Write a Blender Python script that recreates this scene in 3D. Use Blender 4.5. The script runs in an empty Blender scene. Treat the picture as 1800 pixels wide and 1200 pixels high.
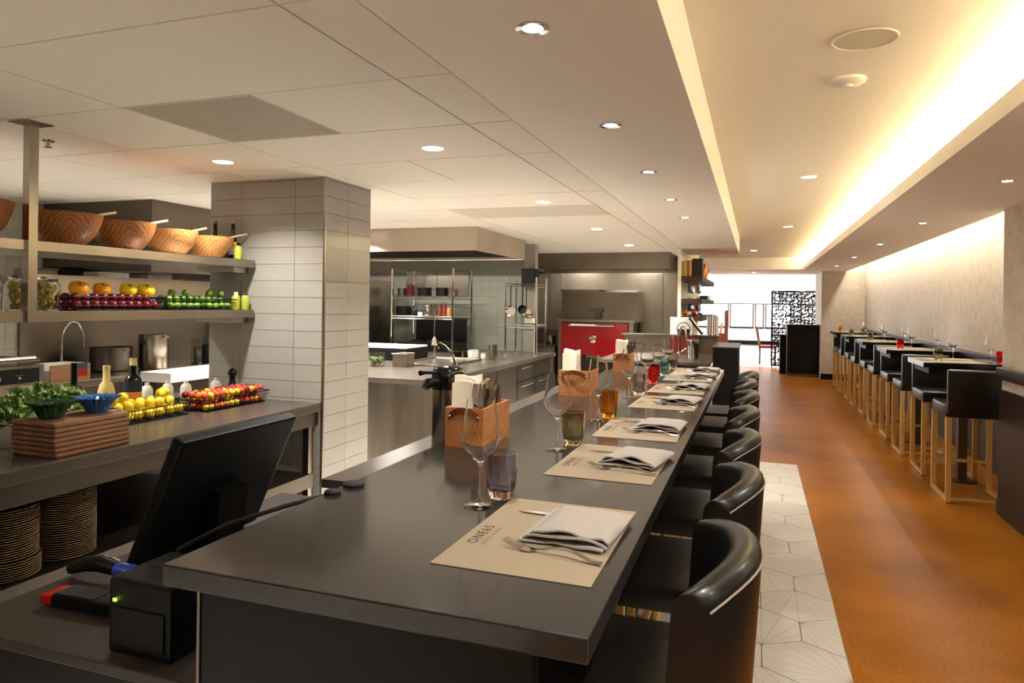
import bpy, bmesh, math, random
from mathutils import Vector, Matrix
random.seed(7)
S = bpy.context.scene
COL = S.collection

# ------------------------------------------------------------------ camera
CAM_H = 1.52
_f = 1225.0
_yaw = math.atan(429.0 / _f)
_roll = math.atan(0.0135)
_R = Vector((math.cos(_yaw), math.sin(_yaw), 0)); _F = Vector((-math.sin(_yaw), math.cos(_yaw), 0)); _U = Vector((0, 0, 1))
_cr = _R * math.cos(_roll) + _U * math.sin(_roll); _cu = -_R * math.sin(_roll) + _U * math.cos(_roll)
cd = bpy.data.cameras.new('camera'); cam = bpy.data.objects.new('camera', cd); COL.objects.link(cam)
cam.matrix_world = Matrix(((_cr.x, _cu.x, -_F.x, 0), (_cr.y, _cu.y, -_F.y, 0), (_cr.z, _cu.z, -_F.z, CAM_H), (0, 0, 0, 1)))
cd.sensor_width = 36; cd.lens = _f / 1800 * 36; cd.shift_y = -68 / 1800; cd.clip_start = 0.02; cd.clip_end = 200
S.camera = cam

# ------------------------------------------------------------------ world (daylight, seen only through the far windows)
W = bpy.data.worlds.new('world'); S.world = W; W.use_nodes = True
W.node_tree.nodes['Background'].inputs[0].default_value = (0.92, 0.96, 1.0, 1)
W.node_tree.nodes['Background'].inputs[1].default_value = 2.6

S.view_settings.view_transform = 'Standard'
S.view_settings.look = 'None'
S.view_settings.gamma = 1.0
S.view_settings.use_curve_mapping = False
S.view_settings.exposure = 1.68
S.cycles.diffuse_bounces = 7; S.cycles.max_bounces = 14

# light levels (watts) of the seen and the added lamps; each lamp object is made with its fixture below
P_KITCHEN, P_SPOT, P_UPPER, P_RIGHT = 13.0, 6.0, 2.0, 4.6
P_COVE, P_WASH, P_HOOD1, P_HOOD2, P_FAR = 7.8, 11.0, 6.0, 6.0, 30.0
WARM = (1.0, 0.96, 0.90); WARMER = (1.0, 0.94, 0.76); NEUTRAL = (1.0, 0.945, 0.86)

def lamp(kind, loc, power, color, size=0.1, size_y=None, rot=(0, 0, 0), spread=None, cone=None, blend=0.6, parent=None):
    l = bpy.data.lights.new('lamp_light', kind); l.energy = power; l.color = color
    if kind == 'AREA':
        if size_y: l.shape = 'RECTANGLE'; l.size = size; l.size_y = size_y
        else: l.shape = 'DISK'; l.size = size
        if spread: l.spread = spread
    else:
        l.shadow_soft_size = size
        if kind == 'SPOT': l.spot_size = cone; l.spot_blend = blend
    o = bpy.data.objects.new('lamp_light', l); COL.objects.link(o); o.location = loc; o.rotation_euler = rot
    if parent: o.parent = parent
    return o

# ------------------------------------------------------------------ materials
def lin(*c):
    return tuple(((v / 255) / 12.92 if v / 255 <= 0.04045 else ((v / 255 + 0.055) / 1.055) ** 2.4) for v in c)
M = {}
def mat(name, rgb, rough=0.5, metal=0.0, trans=0.0, ior=1.45, emit=0.0, coat=0.0, bump=None, vary=None, spec=0.5, alpha=1.0):
    m = bpy.data.materials.new(name); m.use_nodes = True
    nt = m.node_tree; b = nt.nodes['Principled BSDF']; c = (*lin(*rgb), 1)
    b.inputs['Base Color'].default_value = c; b.inputs['Roughness'].default_value = rough; b.inputs['Metallic'].default_value = metal
    b.inputs['Transmission Weight'].default_value = trans; b.inputs['IOR'].default_value = ior
    b.inputs['Coat Weight'].default_value = coat; b.inputs['Coat Roughness'].default_value = 0.15
    b.inputs['Specular IOR Level'].default_value = spec; b.inputs['Alpha'].default_value = alpha
    if emit: b.inputs['Emission Color'].default_value = c; b.inputs['Emission Strength'].default_value = emit
    if bump or vary:
        tc = nt.nodes.new('ShaderNodeTexCoord'); mp = nt.nodes.new('ShaderNodeMapping'); nt.links.new(tc.outputs['Object'], mp.inputs[0])
        sc = (bump or vary)[0]
        mp.inputs['Scale'].default_value = sc if isinstance(sc, tuple) else (sc, sc, sc)
        n = nt.nodes.new('ShaderNodeTexNoise'); n.inputs['Scale'].default_value = 1.0; n.inputs['Detail'].default_value = 4
        nt.links.new(mp.outputs[0], n.inputs['Vector'])
        if bump:
            bp = nt.nodes.new('ShaderNodeBump'); bp.inputs['Strength'].default_value = bump[1]; bp.inputs['Distance'].default_value = bump[2]
            nt.links.new(n.outputs['Fac'], bp.inputs['Height']); nt.links.new(bp.outputs[0], b.inputs['Normal'])
        if vary:
            r = nt.nodes.new('ShaderNodeValToRGB'); r.color_ramp.elements[0].position = 0.35; r.color_ramp.elements[1].position = 0.65
            r.color_ramp.elements[0].color = c; r.color_ramp.elements[1].color = (*lin(*vary[1]), 1)
            nt.links.new(n.outputs['Fac'], r.inputs[0]); nt.links.new(r.outputs[0], b.inputs['Base Color'])
    M[name] = m; return m

mat('paint_white', (247, 242, 234), 0.85)
mat('ceiling_tile', (242, 236, 226), 0.8, vary=(60.0, (238, 232, 222)))
mat('grid_dark', (58, 50, 43), 0.8)
mat('hole_grey', (176, 166, 151), 0.8)
mat('far_white', (240, 241, 242), 0.8)
mat('perforated', (214, 206, 192), 0.6)
mat('wall_dark', (44, 32, 26), 0.4, vary=((3.0, 3.0, 30.0), (36, 26, 21)))
mat('steel', (172, 164, 152), 0.27, 1.0, vary=((1.0, 2.2, 1.0), (150, 142, 131)))
mat('steel_wall', (206, 194, 176), 0.4, 0.5, vary=((1.2, 1.2, 0.8), (184, 172, 154)))
mat('steel_panel', (150, 140, 126), 0.34, 0.85, vary=((1.2, 1.2, 0.8), (126, 117, 104)))
mat('steel_island', (104, 96, 87), 0.3, 0.9, vary=((6.0, 6.0, 0.7), (82, 75, 67)))
mat('basin_white', (196, 195, 190), 0.4)
mat('steel_dark', (112, 104, 96), 0.34, 1.0, bump=((2.0, 60.0, 2.0), 0.05, 0.002))
mat('chrome', (206, 204, 200), 0.1, 1.0)
mat('cutlery', (200, 192, 180), 0.16, 1.0)
mat('gold', (244, 204, 124), 0.25, 0.55)
mat('quartz', (51, 48, 46), 0.12, vary=(120.0, (45, 42, 40)), spec=0.38)
mat('quartz_left', (80, 72, 66), 0.25, vary=(150.0, (70, 63, 57)))
mat('desk_top', (44, 35, 28), 0.45)
mat('black_panel', (9, 8, 7), 0.5, spec=0.3)
mat('black_gloss', (10, 10, 10), 0.18, coat=0.4)
mat('black_plastic', (6, 6, 6), 0.5, spec=0.25)
mat('black_rubber', (16, 15, 15), 0.7)
mat('leather', (22, 20, 18), 0.34, bump=(220.0, 0.12, 0.002), coat=0.08)
mat('leather_piping', (150, 138, 122), 0.5)
mat('tile_white', (158, 155, 149), 0.16, vary=((0.7, 0.7, 0.7), (166, 163, 157)))
mat('tile_kitchen', (206, 206, 198), 0.2)
mat('tile_grey', (150, 152, 140), 0.26)
mat('grout', (168, 162, 152), 0.9)
mat('paper_mat', (146, 132, 111), 0.85)
mat('grout_dark', (112, 104, 94), 0.9)
mat('ink', (34, 30, 27), 0.8)
mat('ink_faint', (104, 92, 76), 0.8)
mat('linen', (158, 152, 146), 0.9, bump=(400.0, 0.15, 0.001))
mat('napkin_paper', (250, 242, 226), 0.9)
mat('strap', (116, 54, 26), 0.45)
mat('glass', (255, 255, 255), 0.0, trans=1.0, ior=1.42)
mat('glass_thin', (255, 255, 255), 0.0, trans=1.0, ior=1.22)
mat('glass_purple', (220, 214, 228), 0.02, trans=1.0)
mat('glass_olive', (204, 196, 166), 0.02, trans=1.0)
mat('glass_orange', (255, 192, 70), 0.02, trans=1.0)
mat('glass_red', (255, 96, 80), 0.02, trans=1.0)
mat('glass_pink', (255, 80, 100), 0.02, trans=1.0)
mat('glass_blue', (190, 232, 238), 0.02, trans=1.0)
mat('glass_grey', (226, 218, 210), 0.02, trans=1.0)
mat('glass_green_bowl', (6, 60, 34), 0.06, coat=0.6)
mat('glass_blue_bowl', (24, 92, 160), 0.06, coat=0.6)
mat('red_enamel', (152, 6, 16), 0.2, coat=0.5)
mat('board_wood', (140, 96, 64), 0.6, vary=((30.0, 3.0, 30.0), (116, 78, 50)))
mat('spoon_wood', (226, 200, 150), 0.6)
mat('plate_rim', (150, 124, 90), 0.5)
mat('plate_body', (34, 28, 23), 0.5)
mat('orange_tomato', (236, 150, 24), 0.3, vary=(18.0, (240, 176, 44)))
mat('yellow_tomato', (252, 218, 40), 0.3)
mat('red_fruit', (128, 18, 32), 0.24, vary=(40.0, (110, 12, 30)))
mat('lime', (108, 142, 44), 0.4, bump=(260.0, 0.2, 0.002))
mat('lime_dark', (66, 102, 28), 0.4, bump=(260.0, 0.2, 0.002))
mat('lemon', (214, 186, 44), 0.4, bump=(260.0, 0.2, 0.002))
mat('fruit_orange', (214, 124, 36), 0.3)
mat('fruit_pink', (176, 44, 40), 0.3, vary=(30.0, (200, 92, 56)))
mat('calyx', (70, 100, 24), 0.6)
mat('kale', (136, 164, 90), 0.6, vary=(60.0, (100, 136, 62)))
mat('pickle', (150, 138, 46), 0.35, vary=(60.0, (176, 160, 70)))
mat('pickle_brown', (150, 92, 40), 0.4, vary=(40.0, (110, 66, 30)))
mat('oil_dark', (20, 20, 12), 0.08, coat=0.5)
mat('cork', (196, 160, 120), 0.8)
mat('dressing', (222, 206, 140), 0.4)
mat('label_orange', (240, 150, 40), 0.6)
mat('label_navy', (34, 40, 60), 0.6)
mat('label_white', (232, 228, 218), 0.6)
mat('label_lime', (158, 166, 58), 0.5)
mat('squeeze', (244, 240, 230), 0.4)
mat('squeeze_green', (150, 170, 80), 0.4)
mat('terminal_red', (150, 14, 12), 0.3)
mat('terminal_blue', (40, 60, 150), 0.3)
mat('led_green', (180, 255, 40), 0.5, emit=3.0)
mat('wood_chair', (150, 96, 60), 0.5)
mat('chair_red', (140, 50, 46), 0.6)
mat('pot_dark', (30, 28, 27), 0.4, 0.6)
mat('pot_red', (72, 8, 20), 0.3)
mat('spice_red', (120, 48, 38), 0.5)
mat('spice_tan', (170, 130, 84), 0.5)
mat('white_plastic', (238, 236, 230), 0.4)
mat('copper', (178, 100, 62), 0.3, 1.0)
mat('book_tan', (206, 164, 100), 0.7)
mat('book_brown', (140, 84, 44), 0.7)
mat('book_green', (150, 166, 70), 0.7)
mat('book_black', (26, 22, 20), 0.6)
mat('book_blue', (52, 70, 120), 0.6)
mat('led_warm', (255, 244, 226), 0.5, emit=6.0)
mat('led_cove', (255, 226, 140), 0.5, emit=3.5)
mat('led_hood', (255, 250, 236), 0.5, emit=6.0)
mat('wicker_dark', (70, 50, 40), 0.6)
mat('red_board', (130, 34, 30), 0.5)
mat('sheet_white', (232, 232, 228), 0.5)
mat('board_white', (230, 228, 220), 0.5)
mat('greens_dark', (70, 90, 30), 0.6)
mat('kitchen_floor', (230, 224, 214), 0.5, vary=(14.0, (222, 216, 206)))
mat('far_floor', (206, 200, 196), 0.25)

def _tex(name):
    m = bpy.data.materials.new(name); m.use_nodes = True; nt = m.node_tree; b = nt.nodes['Principled BSDF']
    tc = nt.nodes.new('ShaderNodeTexCoord'); M[name] = m
    return nt, b, tc
def _ramp(nt, fac, a, b, pa=0.0, pb=1.0):
    r = nt.nodes.new('ShaderNodeValToRGB'); e = r.color_ramp.elements
    e[0].position = pa; e[1].position = pb; e[0].color = (*lin(*a), 1); e[1].color = (*lin(*b), 1)
    nt.links.new(fac, r.inputs[0]); return r.outputs[0]

def mat_wood(name, a, b, scale, ring=False, rough=0.45, stretch=(1, 1, 1)):
    nt, bs, tc = _tex(name)
    mp = nt.nodes.new('ShaderNodeMapping'); mp.inputs['Scale'].default_value = stretch; mp.inputs['Rotation'].default_value = (0.3, 0.2, 0.5)
    nt.links.new(tc.outputs['Object'], mp.inputs[0])
    w = nt.nodes.new('ShaderNodeTexWave'); w.wave_type = 'RINGS' if ring else 'BANDS'
    w.inputs['Scale'].default_value = scale; w.inputs['Distortion'].default_value = 9.0; w.inputs['Detail'].default_value = 3.0; w.inputs['Detail Scale'].default_value = 1.2
    nt.links.new(mp.outputs[0], w.inputs['Vector']); nt.links.new(_ramp(nt, w.outputs['Fac'], a, b), bs.inputs['Base Color'])
    bs.inputs['Roughness'].default_value = rough
mat_wood('bowl_wood', (140, 84, 46), (176, 118, 68), 17.0, True, 0.4)
mat_wood('bowl_wood_pale', (176, 120, 66), (204, 152, 92), 17.0, True, 0.4)
mat_wood('caddy_wood', (168, 108, 60), (188, 130, 78), 26.0, False, 0.5, (1, 0.25, 1.2))

def mat_cork():
    nt, b, tc = _tex('floor_cork')
    n = nt.nodes.new('ShaderNodeTexNoise'); n.inputs['Scale'].default_value = 55; n.inputs['Detail'].default_value = 6; n.inputs['Roughness'].default_value = 0.7
    n2 = nt.nodes.new('ShaderNodeTexNoise'); n2.inputs['Scale'].default_value = 1.4
    nt.links.new(tc.outputs['Object'], n.inputs['Vector']); nt.links.new(tc.outputs['Object'], n2.inputs['Vector'])
    c1 = _ramp(nt, n.outputs['Fac'], (134, 82, 18), (168, 106, 30), 0.3, 0.7); c2 = _ramp(nt, n2.outputs['Fac'], (206, 198, 188), (255, 250, 240), 0.3, 0.7)
    mx = nt.nodes.new('ShaderNodeMix'); mx.data_type = 'RGBA'; mx.blend_type = 'MULTIPLY'; mx.inputs['Factor'].default_value = 1.0
    nt.links.new(c1, mx.inputs['A']); nt.links.new(c2, mx.inputs['B']); nt.links.new(mx.outputs['Result'], b.inputs['Base Color'])
    b.inputs['Roughness'].default_value = 0.33; b.inputs['Specular IOR Level'].default_value = 0.04
mat_cork()
def mat_wallpaper():
    nt, b, tc = _tex('wallpaper')
    v = nt.nodes.new('ShaderNodeTexVoronoi'); v.feature = 'DISTANCE_TO_EDGE'; v.inputs['Scale'].default_value = 34
    n = nt.nodes.new('ShaderNodeTexNoise'); n.inputs['Scale'].default_value = 9; n.inputs['Detail'].default_value = 5
    nt.links.new(tc.outputs['Object'], v.inputs['Vector']); nt.links.new(tc.outputs['Object'], n.inputs['Vector'])
    c1 = _ramp(nt, v.outputs['Distance'], (196, 188, 176), (214, 207, 197), 0.0, 0.14); c2 = _ramp(nt, n.outputs['Fac'], (236, 231, 224), (255, 252, 246), 0.35, 0.7)
    mx = nt.nodes.new('ShaderNodeMix'); mx.data_type = 'RGBA'; mx.blend_type = 'MULTIPLY'; mx.inputs['Factor'].default_value = 1.0
    nt.links.new(c1, mx.inputs['A']); nt.links.new(c2, mx.inputs['B']); nt.links.new(mx.outputs['Result'], b.inputs['Base Color'])
    b.inputs['Roughness'].default_value = 0.6
mat_wallpaper()
def mat_hex():
    # pale cement tile with thin inlaid lines fanning out of one corner of the tile
    nt, b, tc = _tex('hex_tile')
    sp = nt.nodes.new('ShaderNodeSeparateXYZ'); nt.links.new(tc.outputs['Object'], sp.inputs[0])
    def math_(op, a, c=None):
        n = nt.nodes.new('ShaderNodeMath'); n.operation = op
        for i, v in enumerate((a, c)):
            if v is None: continue
            if isinstance(v, (int, float)): n.inputs[i].default_value = v
            else: nt.links.new(v, n.inputs[i])
        return n.outputs[0]
    dx = math_('ADD', sp.outputs[0], 0.0); dy = math_('ADD', sp.outputs[1], 0.2)
    ang = math_('ARCTAN2', dx, dy); rad = math_('SQRT', math_('ADD', math_('MULTIPLY', dx, dx), math_('MULTIPLY', dy, dy)))
    step = math.radians(15)
    fr = math_('ABSOLUTE', math_('SUBTRACT', math_('FRACT', math_('ADD', math_('DIVIDE', ang, step), 0.5)), 0.5))
    dist = math_('MULTIPLY', math_('MULTIPLY', fr, step), rad)
    line = math_('LESS_THAN', dist, 0.0011)
    mx = nt.nodes.new('ShaderNodeMix'); mx.data_type = 'RGBA'; nt.links.new(line, mx.inputs['Factor'])
    mx.inputs['A'].default_value = (*lin(186, 180, 170), 1); mx.inputs['B'].default_value = (*lin(128, 121, 111), 1)
    nt.links.new(mx.outputs['Result'], b.inputs['Base Color']); b.inputs['Roughness'].default_value = 0.55
mat_hex()

# ------------------------------------------------------------------ mesh helpers
class MB:
    def __init__(s): s.v = []; s.f = []
    def _add(s, vs, fs):
        o = len(s.v); s.v += [tuple(v) for v in vs]; s.f += [tuple(i + o for i in f) for f in fs]; return s
    def box(s, x0, x1, y0, y1, z0, z1, bev=0.0, m=None):
        if bev:
            b = bmesh.new(); bmesh.ops.create_cube(b, size=1)
            for v in b.verts: v.co = Vector(((x0 + x1) / 2 + v.co.x * (x1 - x0), (y0 + y1) / 2 + v.co.y * (y1 - y0), (z0 + z1) / 2 + v.co.z * (z1 - z0)))
            bmesh.ops.bevel(b, geom=list(b.edges), offset=bev, segments=2, affect='EDGES', profile=0.6)
            b.verts.index_update(); vs = [v.co.copy() for v in b.verts]; fs = [[v.index for v in f.verts] for f in b.faces]; b.free()
        else:
            vs = [Vector(p) for p in ((x0, y0, z0), (x1, y0, z0), (x1, y1, z0), (x0, y1, z0), (x0, y0, z1), (x1, y0, z1), (x1, y1, z1), (x0, y1, z1))]
            fs = [(0, 3, 2, 1), (4, 5, 6, 7), (0, 1, 5, 4), (1, 2, 6, 5), (2, 3, 7, 6), (3, 0, 4, 7)]
        if m: vs = [m @ v for v in vs]
        return s._add(vs, fs)
    def lathe(s, prof, c=(0, 0, 0), n=20, a0=0.0, m=None, wob=0.0, k=0):
        vs = []; fs = []; N = len(prof)
        for i in range(n):
            a = a0 + 2 * math.pi * i / n
            for j, (r, z) in enumerate(prof):
                rr = r * (1 + wob * math.cos(k * a) * (j / (N - 1))) if wob else r
                vs.append(Vector((rr * math.cos(a), rr * math.sin(a), z)))
        for i in range(n):
            for j in range(N - 1):
                a, b = i * N + j, ((i + 1) % n) * N + j
                fs.append((a, b, b + 1, a + 1))
        if prof[0][0] > 1e-5: fs.append(tuple(i * N for i in range(n))[::-1])
        if prof[-1][0] > 1e-5: fs.append(tuple(i * N + N - 1 for i in range(n)))
        if m: vs = [m @ v for v in vs]
        return s._add([Vector(c) + v for v in vs], fs)
    def shell(s, prof, c=(0, 0, 0), n=20, m=None):      # closed ring profile (no caps): thin vessels
        vs = []; fs = []; N = len(prof)
        for i in range(n):
            a = 2 * math.pi * i / n
            vs += [Vector((r * math.cos(a), r * math.sin(a), z)) for r, z in prof]
        for i in range(n):
            for j in range(N):
                a, b, a2, b2 = i * N + j, ((i + 1) % n) * N + j, i * N + (j + 1) % N, ((i + 1) % n) * N + (j + 1) % N
                fs.append((a, b, b2, a2))
        if m: vs = [m @ v for v in vs]
        return s._add([Vector(c) + v for v in vs], fs)
    def tube(s, pts, r, n=8, square=False, cap=True):
        pts = [Vector(p) for p in pts]; vs = []; fs = []
        if square: n = 4
        up = Vector((0, 0, 1))
        for i, p in enumerate(pts):
            t = (pts[min(i + 1, len(pts) - 1)] - pts[max(i - 1, 0)]).normalized()
            u = up if abs(t.dot(up)) < 0.98 else Vector((0, 1, 0))
            a = t.cross(u).normalized(); b = a.cross(t).normalized()
            rr = r[i] if isinstance(r, (list, tuple)) else r
            for k in range(n):
                q = 2 * math.pi * (k + (0.5 if square else 0)) / n
                vs.append(p + (a * math.cos(q) + b * math.sin(q)) * rr * (1.414 if square else 1))
        for i in range(len(pts) - 1):
            for k in range(n):
                fs.append((i * n + k, i * n + (k + 1) % n, (i + 1) * n + (k + 1) % n, (i + 1) * n + k))
        if cap: fs.append(tuple(range(n))[::-1]); fs.append(tuple((len(pts) - 1) * n + k for k in range(n)))
        return s._add(vs, fs)
    def prism(s, poly, z0, z1, m=None):
        n = len(poly); vs = [Vector((x, y, z0)) for x, y in poly] + [Vector((x, y, z1)) for x, y in poly]
        fs = [tuple(range(n))[::-1], tuple(range(n, 2 * n))] + [(i, (i + 1) % n, n + (i + 1) % n, n + i) for i in range(n)]
        if m: vs = [m @ v for v in vs]
        return s._add(vs, fs)
    def ball(s, r, c=(0, 0, 0), n=12, k=8, sx=1, sy=1, sz=1):
        return s.lathe([(max(r * math.sin(math.pi * j / k), 1e-6), -r * math.cos(math.pi * j / k)) for j in range(k + 1)], c, n, m=Matrix.Diagonal((sx, sy, sz, 1)))
    def loft(s, rings, closed=True, cap=True):
        n = len(rings[0]); vs = [v for r in rings for v in r]; fs = []
        for i in range(len(rings) - 1):
            for k in range(n if closed else n - 1):
                fs.append((i * n + k, i * n + (k + 1) % n, (i + 1) * n + (k + 1) % n, (i + 1) * n + k))
        if cap: fs.append(tuple(range(n))[::-1]); fs.append(tuple((len(rings) - 1) * n + k for k in range(n)))
        return s._add(vs, fs)
    def mesh(s, name, material, smooth=None):
        me = bpy.data.meshes.new(name); me.from_pydata(s.v, [], s.f); me.update()
        b = bmesh.new(); b.from_mesh(me); bmesh.ops.recalc_face_normals(b, faces=b.faces); b.to_mesh(me); b.free()
        me.materials.append(M[material])
        if smooth:
            me.polygons.foreach_set('use_smooth', [True] * len(me.polygons)); me.set_sharp_from_angle(angle=math.radians(smooth))
        return me
    def build(s, name, material, parent=None, smooth=None, loc=None, rot=None):
        return place(s.mesh(name, material, smooth), name, parent, loc, rot)

def place(me, name, parent=None, loc=None, rot=None):
    o = bpy.data.objects.new(name, me); COL.objects.link(o)
    if parent: o.parent = parent
    if loc: o.location = loc
    if rot: o.rotation_euler = rot
    return o
def tag(o, label, cat, group=None):
    o['label'] = label; o['category'] = cat
    if group: o['group'] = group
    return o
def thing(name, label, cat, loc=(0, 0, 0), rz=0.0, group=None):
    o = bpy.data.objects.new(name, None); COL.objects.link(o); o.location = loc; o.rotation_euler = (0, 0, rz); o.empty_display_size = 0.05
    return tag(o, label, cat, group)
def struct(o): o['kind'] = 'structure'; return o
def dup(root, loc, rz=0.0, label=None, group=None):
    r = root.copy(); COL.objects.link(r); r.location = loc; r.rotation_euler = (0, 0, rz)
    if label: r['label'] = label
    if group: r['group'] = group
    for ch in list(root.children):
        c = ch.copy(); COL.objects.link(c); c.parent = r
        if ch.type == 'LIGHT': c.data = ch.data
        for g in list(ch.children):
            d = g.copy(); COL.objects.link(d); d.parent = c
    return r
ORD = ['first', 'second', 'third', 'fourth', 'fifth', 'sixth', 'seventh', 'eighth', 'ninth', 'tenth', 'eleventh', 'twelfth']
def box(name, material, x0, x1, y0, y1, z0, z1, parent=None, bev=0.0):
    return MB().box(x0, x1, y0, y1, z0, z1, bev).build(name, material, parent)

# ================================================================== THE SETTING
ZC, ZU = 2.27, 2.52                     # low ceilings, raised ceiling
def sbox(name, material, x0, x1, y0, y1, z0, z1, parent=None, bev=0.0):
    o = box(name, material, x0, x1, y0, y1, z0, z1, parent, bev)
    if parent is None: struct(o)
    return o
sbox('floor', 'floor_cork', -0.95, 2.3, -3, 18.6, -0.1, 0)
sbox('floor_kitchen', 'kitchen_floor', -5.6, -0.95, -3, 12.5, -0.1, 0)
sbox('floor_far', 'far_floor', -6.2, 3.2, 18.6, 29.2, -0.1, 0)
sbox('floor_side', 'floor_cork', -6.2, -0.95, 12.5, 18.6, -0.1, 0)

# hexagonal tile strip beside the bar
hx = sbox('floor_hex_bed', 'grout_dark', -0.62, 0.386, 0.3, 7.2, 0.0, 0.003)
he = 0.2; HEXES = []
def hex_poly(cx, cy, g=0.0024):
    r = he - g
    return [(cx + r * math.sin(math.radians(60 * i)), cy + r * math.cos(math.radians(60 * i))) for i in range(6)]
def clip(poly, axis, lim, keep_less):
    out = []
    for i, p in enumerate(poly):
        q = poly[(i + 1) % len(poly)]
        a = (p[axis] <= lim) == keep_less or p[axis] == lim; b = (q[axis] <= lim) == keep_less or q[axis] == lim
        if a: out.append(p)
        if a != b:
            t = (lim - p[axis]) / (q[axis] - p[axis]); out.append((p[0] + t * (q[0] - p[0]), p[1] + t * (q[1] - p[1])))
    return out
hex_me = {}
wpitch = math.sqrt(3) * he
for row in range(-11, 14):
    for colm in range(-2, 3):
        cx = 0.042 + colm * wpitch + (wpitch / 2 if row % 2 else 0); cy = 3.515 + row * 0.3
        rot = random.choice((0, 1, 2, 3, 4, 5)) * math.pi / 3
        loc_poly = [(x - cx, y - cy) for x, y in hex_poly(cx, cy)]
        full = hex_poly(cx, cy); c = full
        for ax, lim, less in ((0, 0.386, True), (0, -0.62, False), (1, 7.2, True), (1, 0.3, False)):
            c = clip(c, ax, lim, less)
            if len(c) < 3: break
        if len(c) < 3: continue
        whole = all(0.386 > x > -0.62 and 7.2 > y > 0.3 for x, y in full)
        if whole:
            if 'w' not in hex_me: hex_me['w'] = MB().prism(loc_poly, 0.003, 0.008).mesh('hex_tile', 'hex_tile')
            me = hex_me['w']
        else:
            ca, sa = math.cos(-rot), math.sin(-rot)
            me = MB().prism([((x - cx) * ca - (y - cy) * sa, (x - cx) * sa + (y - cy) * ca) for x, y in c], 0.003, 0.008).mesh('hex_tile', 'hex_tile')
        place(me, 'hex_tile', hx, (cx, cy, 0), (0, 0, rot))
sbox('trim_1', 'steel', 0.386, 0.391, 0.3, 7.205, 0.0, 0.007)
sbox('trim_2', 'steel', -0.62, 0.386, 7.2, 7.205, 0.0, 0.007)

# kitchen ceiling: dropped panels with open joints
kc = sbox('ceiling_kitchen', 'grid_dark', -5.6, -0.95, -3, 11.2, ZC + 0.012, ZC + 0.12)
tile_cache = {}
for k in range(-7, 16):
    y0 = 1.475 + 0.615 * k; y1 = y0 + 0.615
    xs = [-0.952, -1.159, -1.769, -2.379, -2.989, -3.6, -4.82, -5.58] if k in (1, 3) else ([-0.952, -1.159, -2.379, -3.6, -4.82, -5.58])
    for a, b in zip(xs[:-1], xs[1:]):
        perf = (k == 1 and abs(b + 2.379) < 1e-3) or (k == 6 and abs(a + 1.159) < 1e-3)
        w = a - b; key = (round(w, 3), perf)
        if key not in tile_cache:
            g = 0.0032
            mb = MB().box(-w / 2 + g, w / 2 - g, -0.3075 + g, 0.3075 - g, 0, 0.012)
            tile_cache[key] = mb.mesh('ceiling_tile', 'perforated' if perf else 'ceiling_tile')
        place(tile_cache[key], 'ceiling_tile', kc, ((a + b) / 2, (y0 + y1) / 2, ZC + random.uniform(0, 0.0012)))
# holes of the perforated air panel
hole = MB()
for i in range(48):
    for j in range(48):
        x = -2.366 + 0.0122 * i + 0.006; y = 2.104 + 0.0122 * j + 0.006
        hole.box(x, x + 0.0045, y, y + 0.0045, ZC - 0.0006, ZC + 0.001)
h = hole.build('perforation', 'hole_grey', kc); h['kind'] = 'stuff'

sbox('ceiling_beam', 'paint_white', -0.95, -0.24, -3, 10.7, ZC, ZU + 0.1)
sbox('ceiling', 'paint_white', -0.24, 1.42, -3, 10.7, ZU, ZU + 0.1)
sbox('ceiling_mid', 'paint_white', -3.2, 1.42, 10.7, 15.2, ZU, ZU + 0.1)
sbox('ceiling_soffit', 'paint_white', 0.90, 1.78, -3, 16.0, ZC, ZC + 0.03)
sbox('trim_3', 'paint_white', 0.90, 0.916, -3, 15.2, ZC + 0.03, ZC + 0.085)
sbox('ceiling_cove_back', 'paint_white', 1.40, 1.42, -3, 16.0, ZC + 0.03, ZU)
sbox('ceiling_far_soffit', 'paint_white', -3.2, 0.90, 15.2, 17.6, ZC, ZU + 0.12)
sbox('ceiling_far_soffit_side', 'paint_white', 0.90, 2.2, 16.0, 17.6, ZC, ZU + 0.12)
sbox('ceiling_slot', 'paint_white', 1.42, 2.2, -3, 16.0, ZU, ZU + 0.1)
sbox('ceiling_far', 'far_white', -6.2, 3.2, 17.6, 29.2, 2.62, 2.72)
sbox('ceiling_side', 'paint_white', -6.2, -3.2, 11.2, 17.6, ZU, ZU + 0.1)

# right-hand wall: near flank, then a deeper washed recess
sbox('wall_right_near', 'wallpaper', 1.74, 2.2, -3, 6.12, 0, ZC)
sbox('trim_4', 'wall_dark', 1.722, 1.74, -3, 6.12, 0.0, 0.925)
sbox('trim_5', 'wall_dark', 1.70, 1.74, -3, 6.12, 1.005, 1.09, bev=0.004)
sbox('baseboard_right', 'wall_dark', 1.712, 1.722, -3, 6.12, 0.0, 0.12)
sbox('wall_right', 'wallpaper', 2.12, 2.2, 6.12, 16.0, 0, ZU)
sbox('trim_6', 'wall_dark', 2.10, 2.12, 6.12, 16.0, 0.0, 1.02)
sbox('trim_7', 'wall_dark', 2.06, 2.12, 6.12, 16.0, 1.02, 1.085, bev=0.004)
sbox('wall_pier', 'wallpaper', 1.30, 2.2, 16.0, 17.6, 0, ZC)
sbox('baseboard_far', 'black_panel', 1.30, 2.1, 15.985, 16.0, 0, 0.12)
sbox('wall_behind', 'wall_dark', -5.6, 2.2, -3.1, -3.0, 0, ZU + 0.1)

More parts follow.
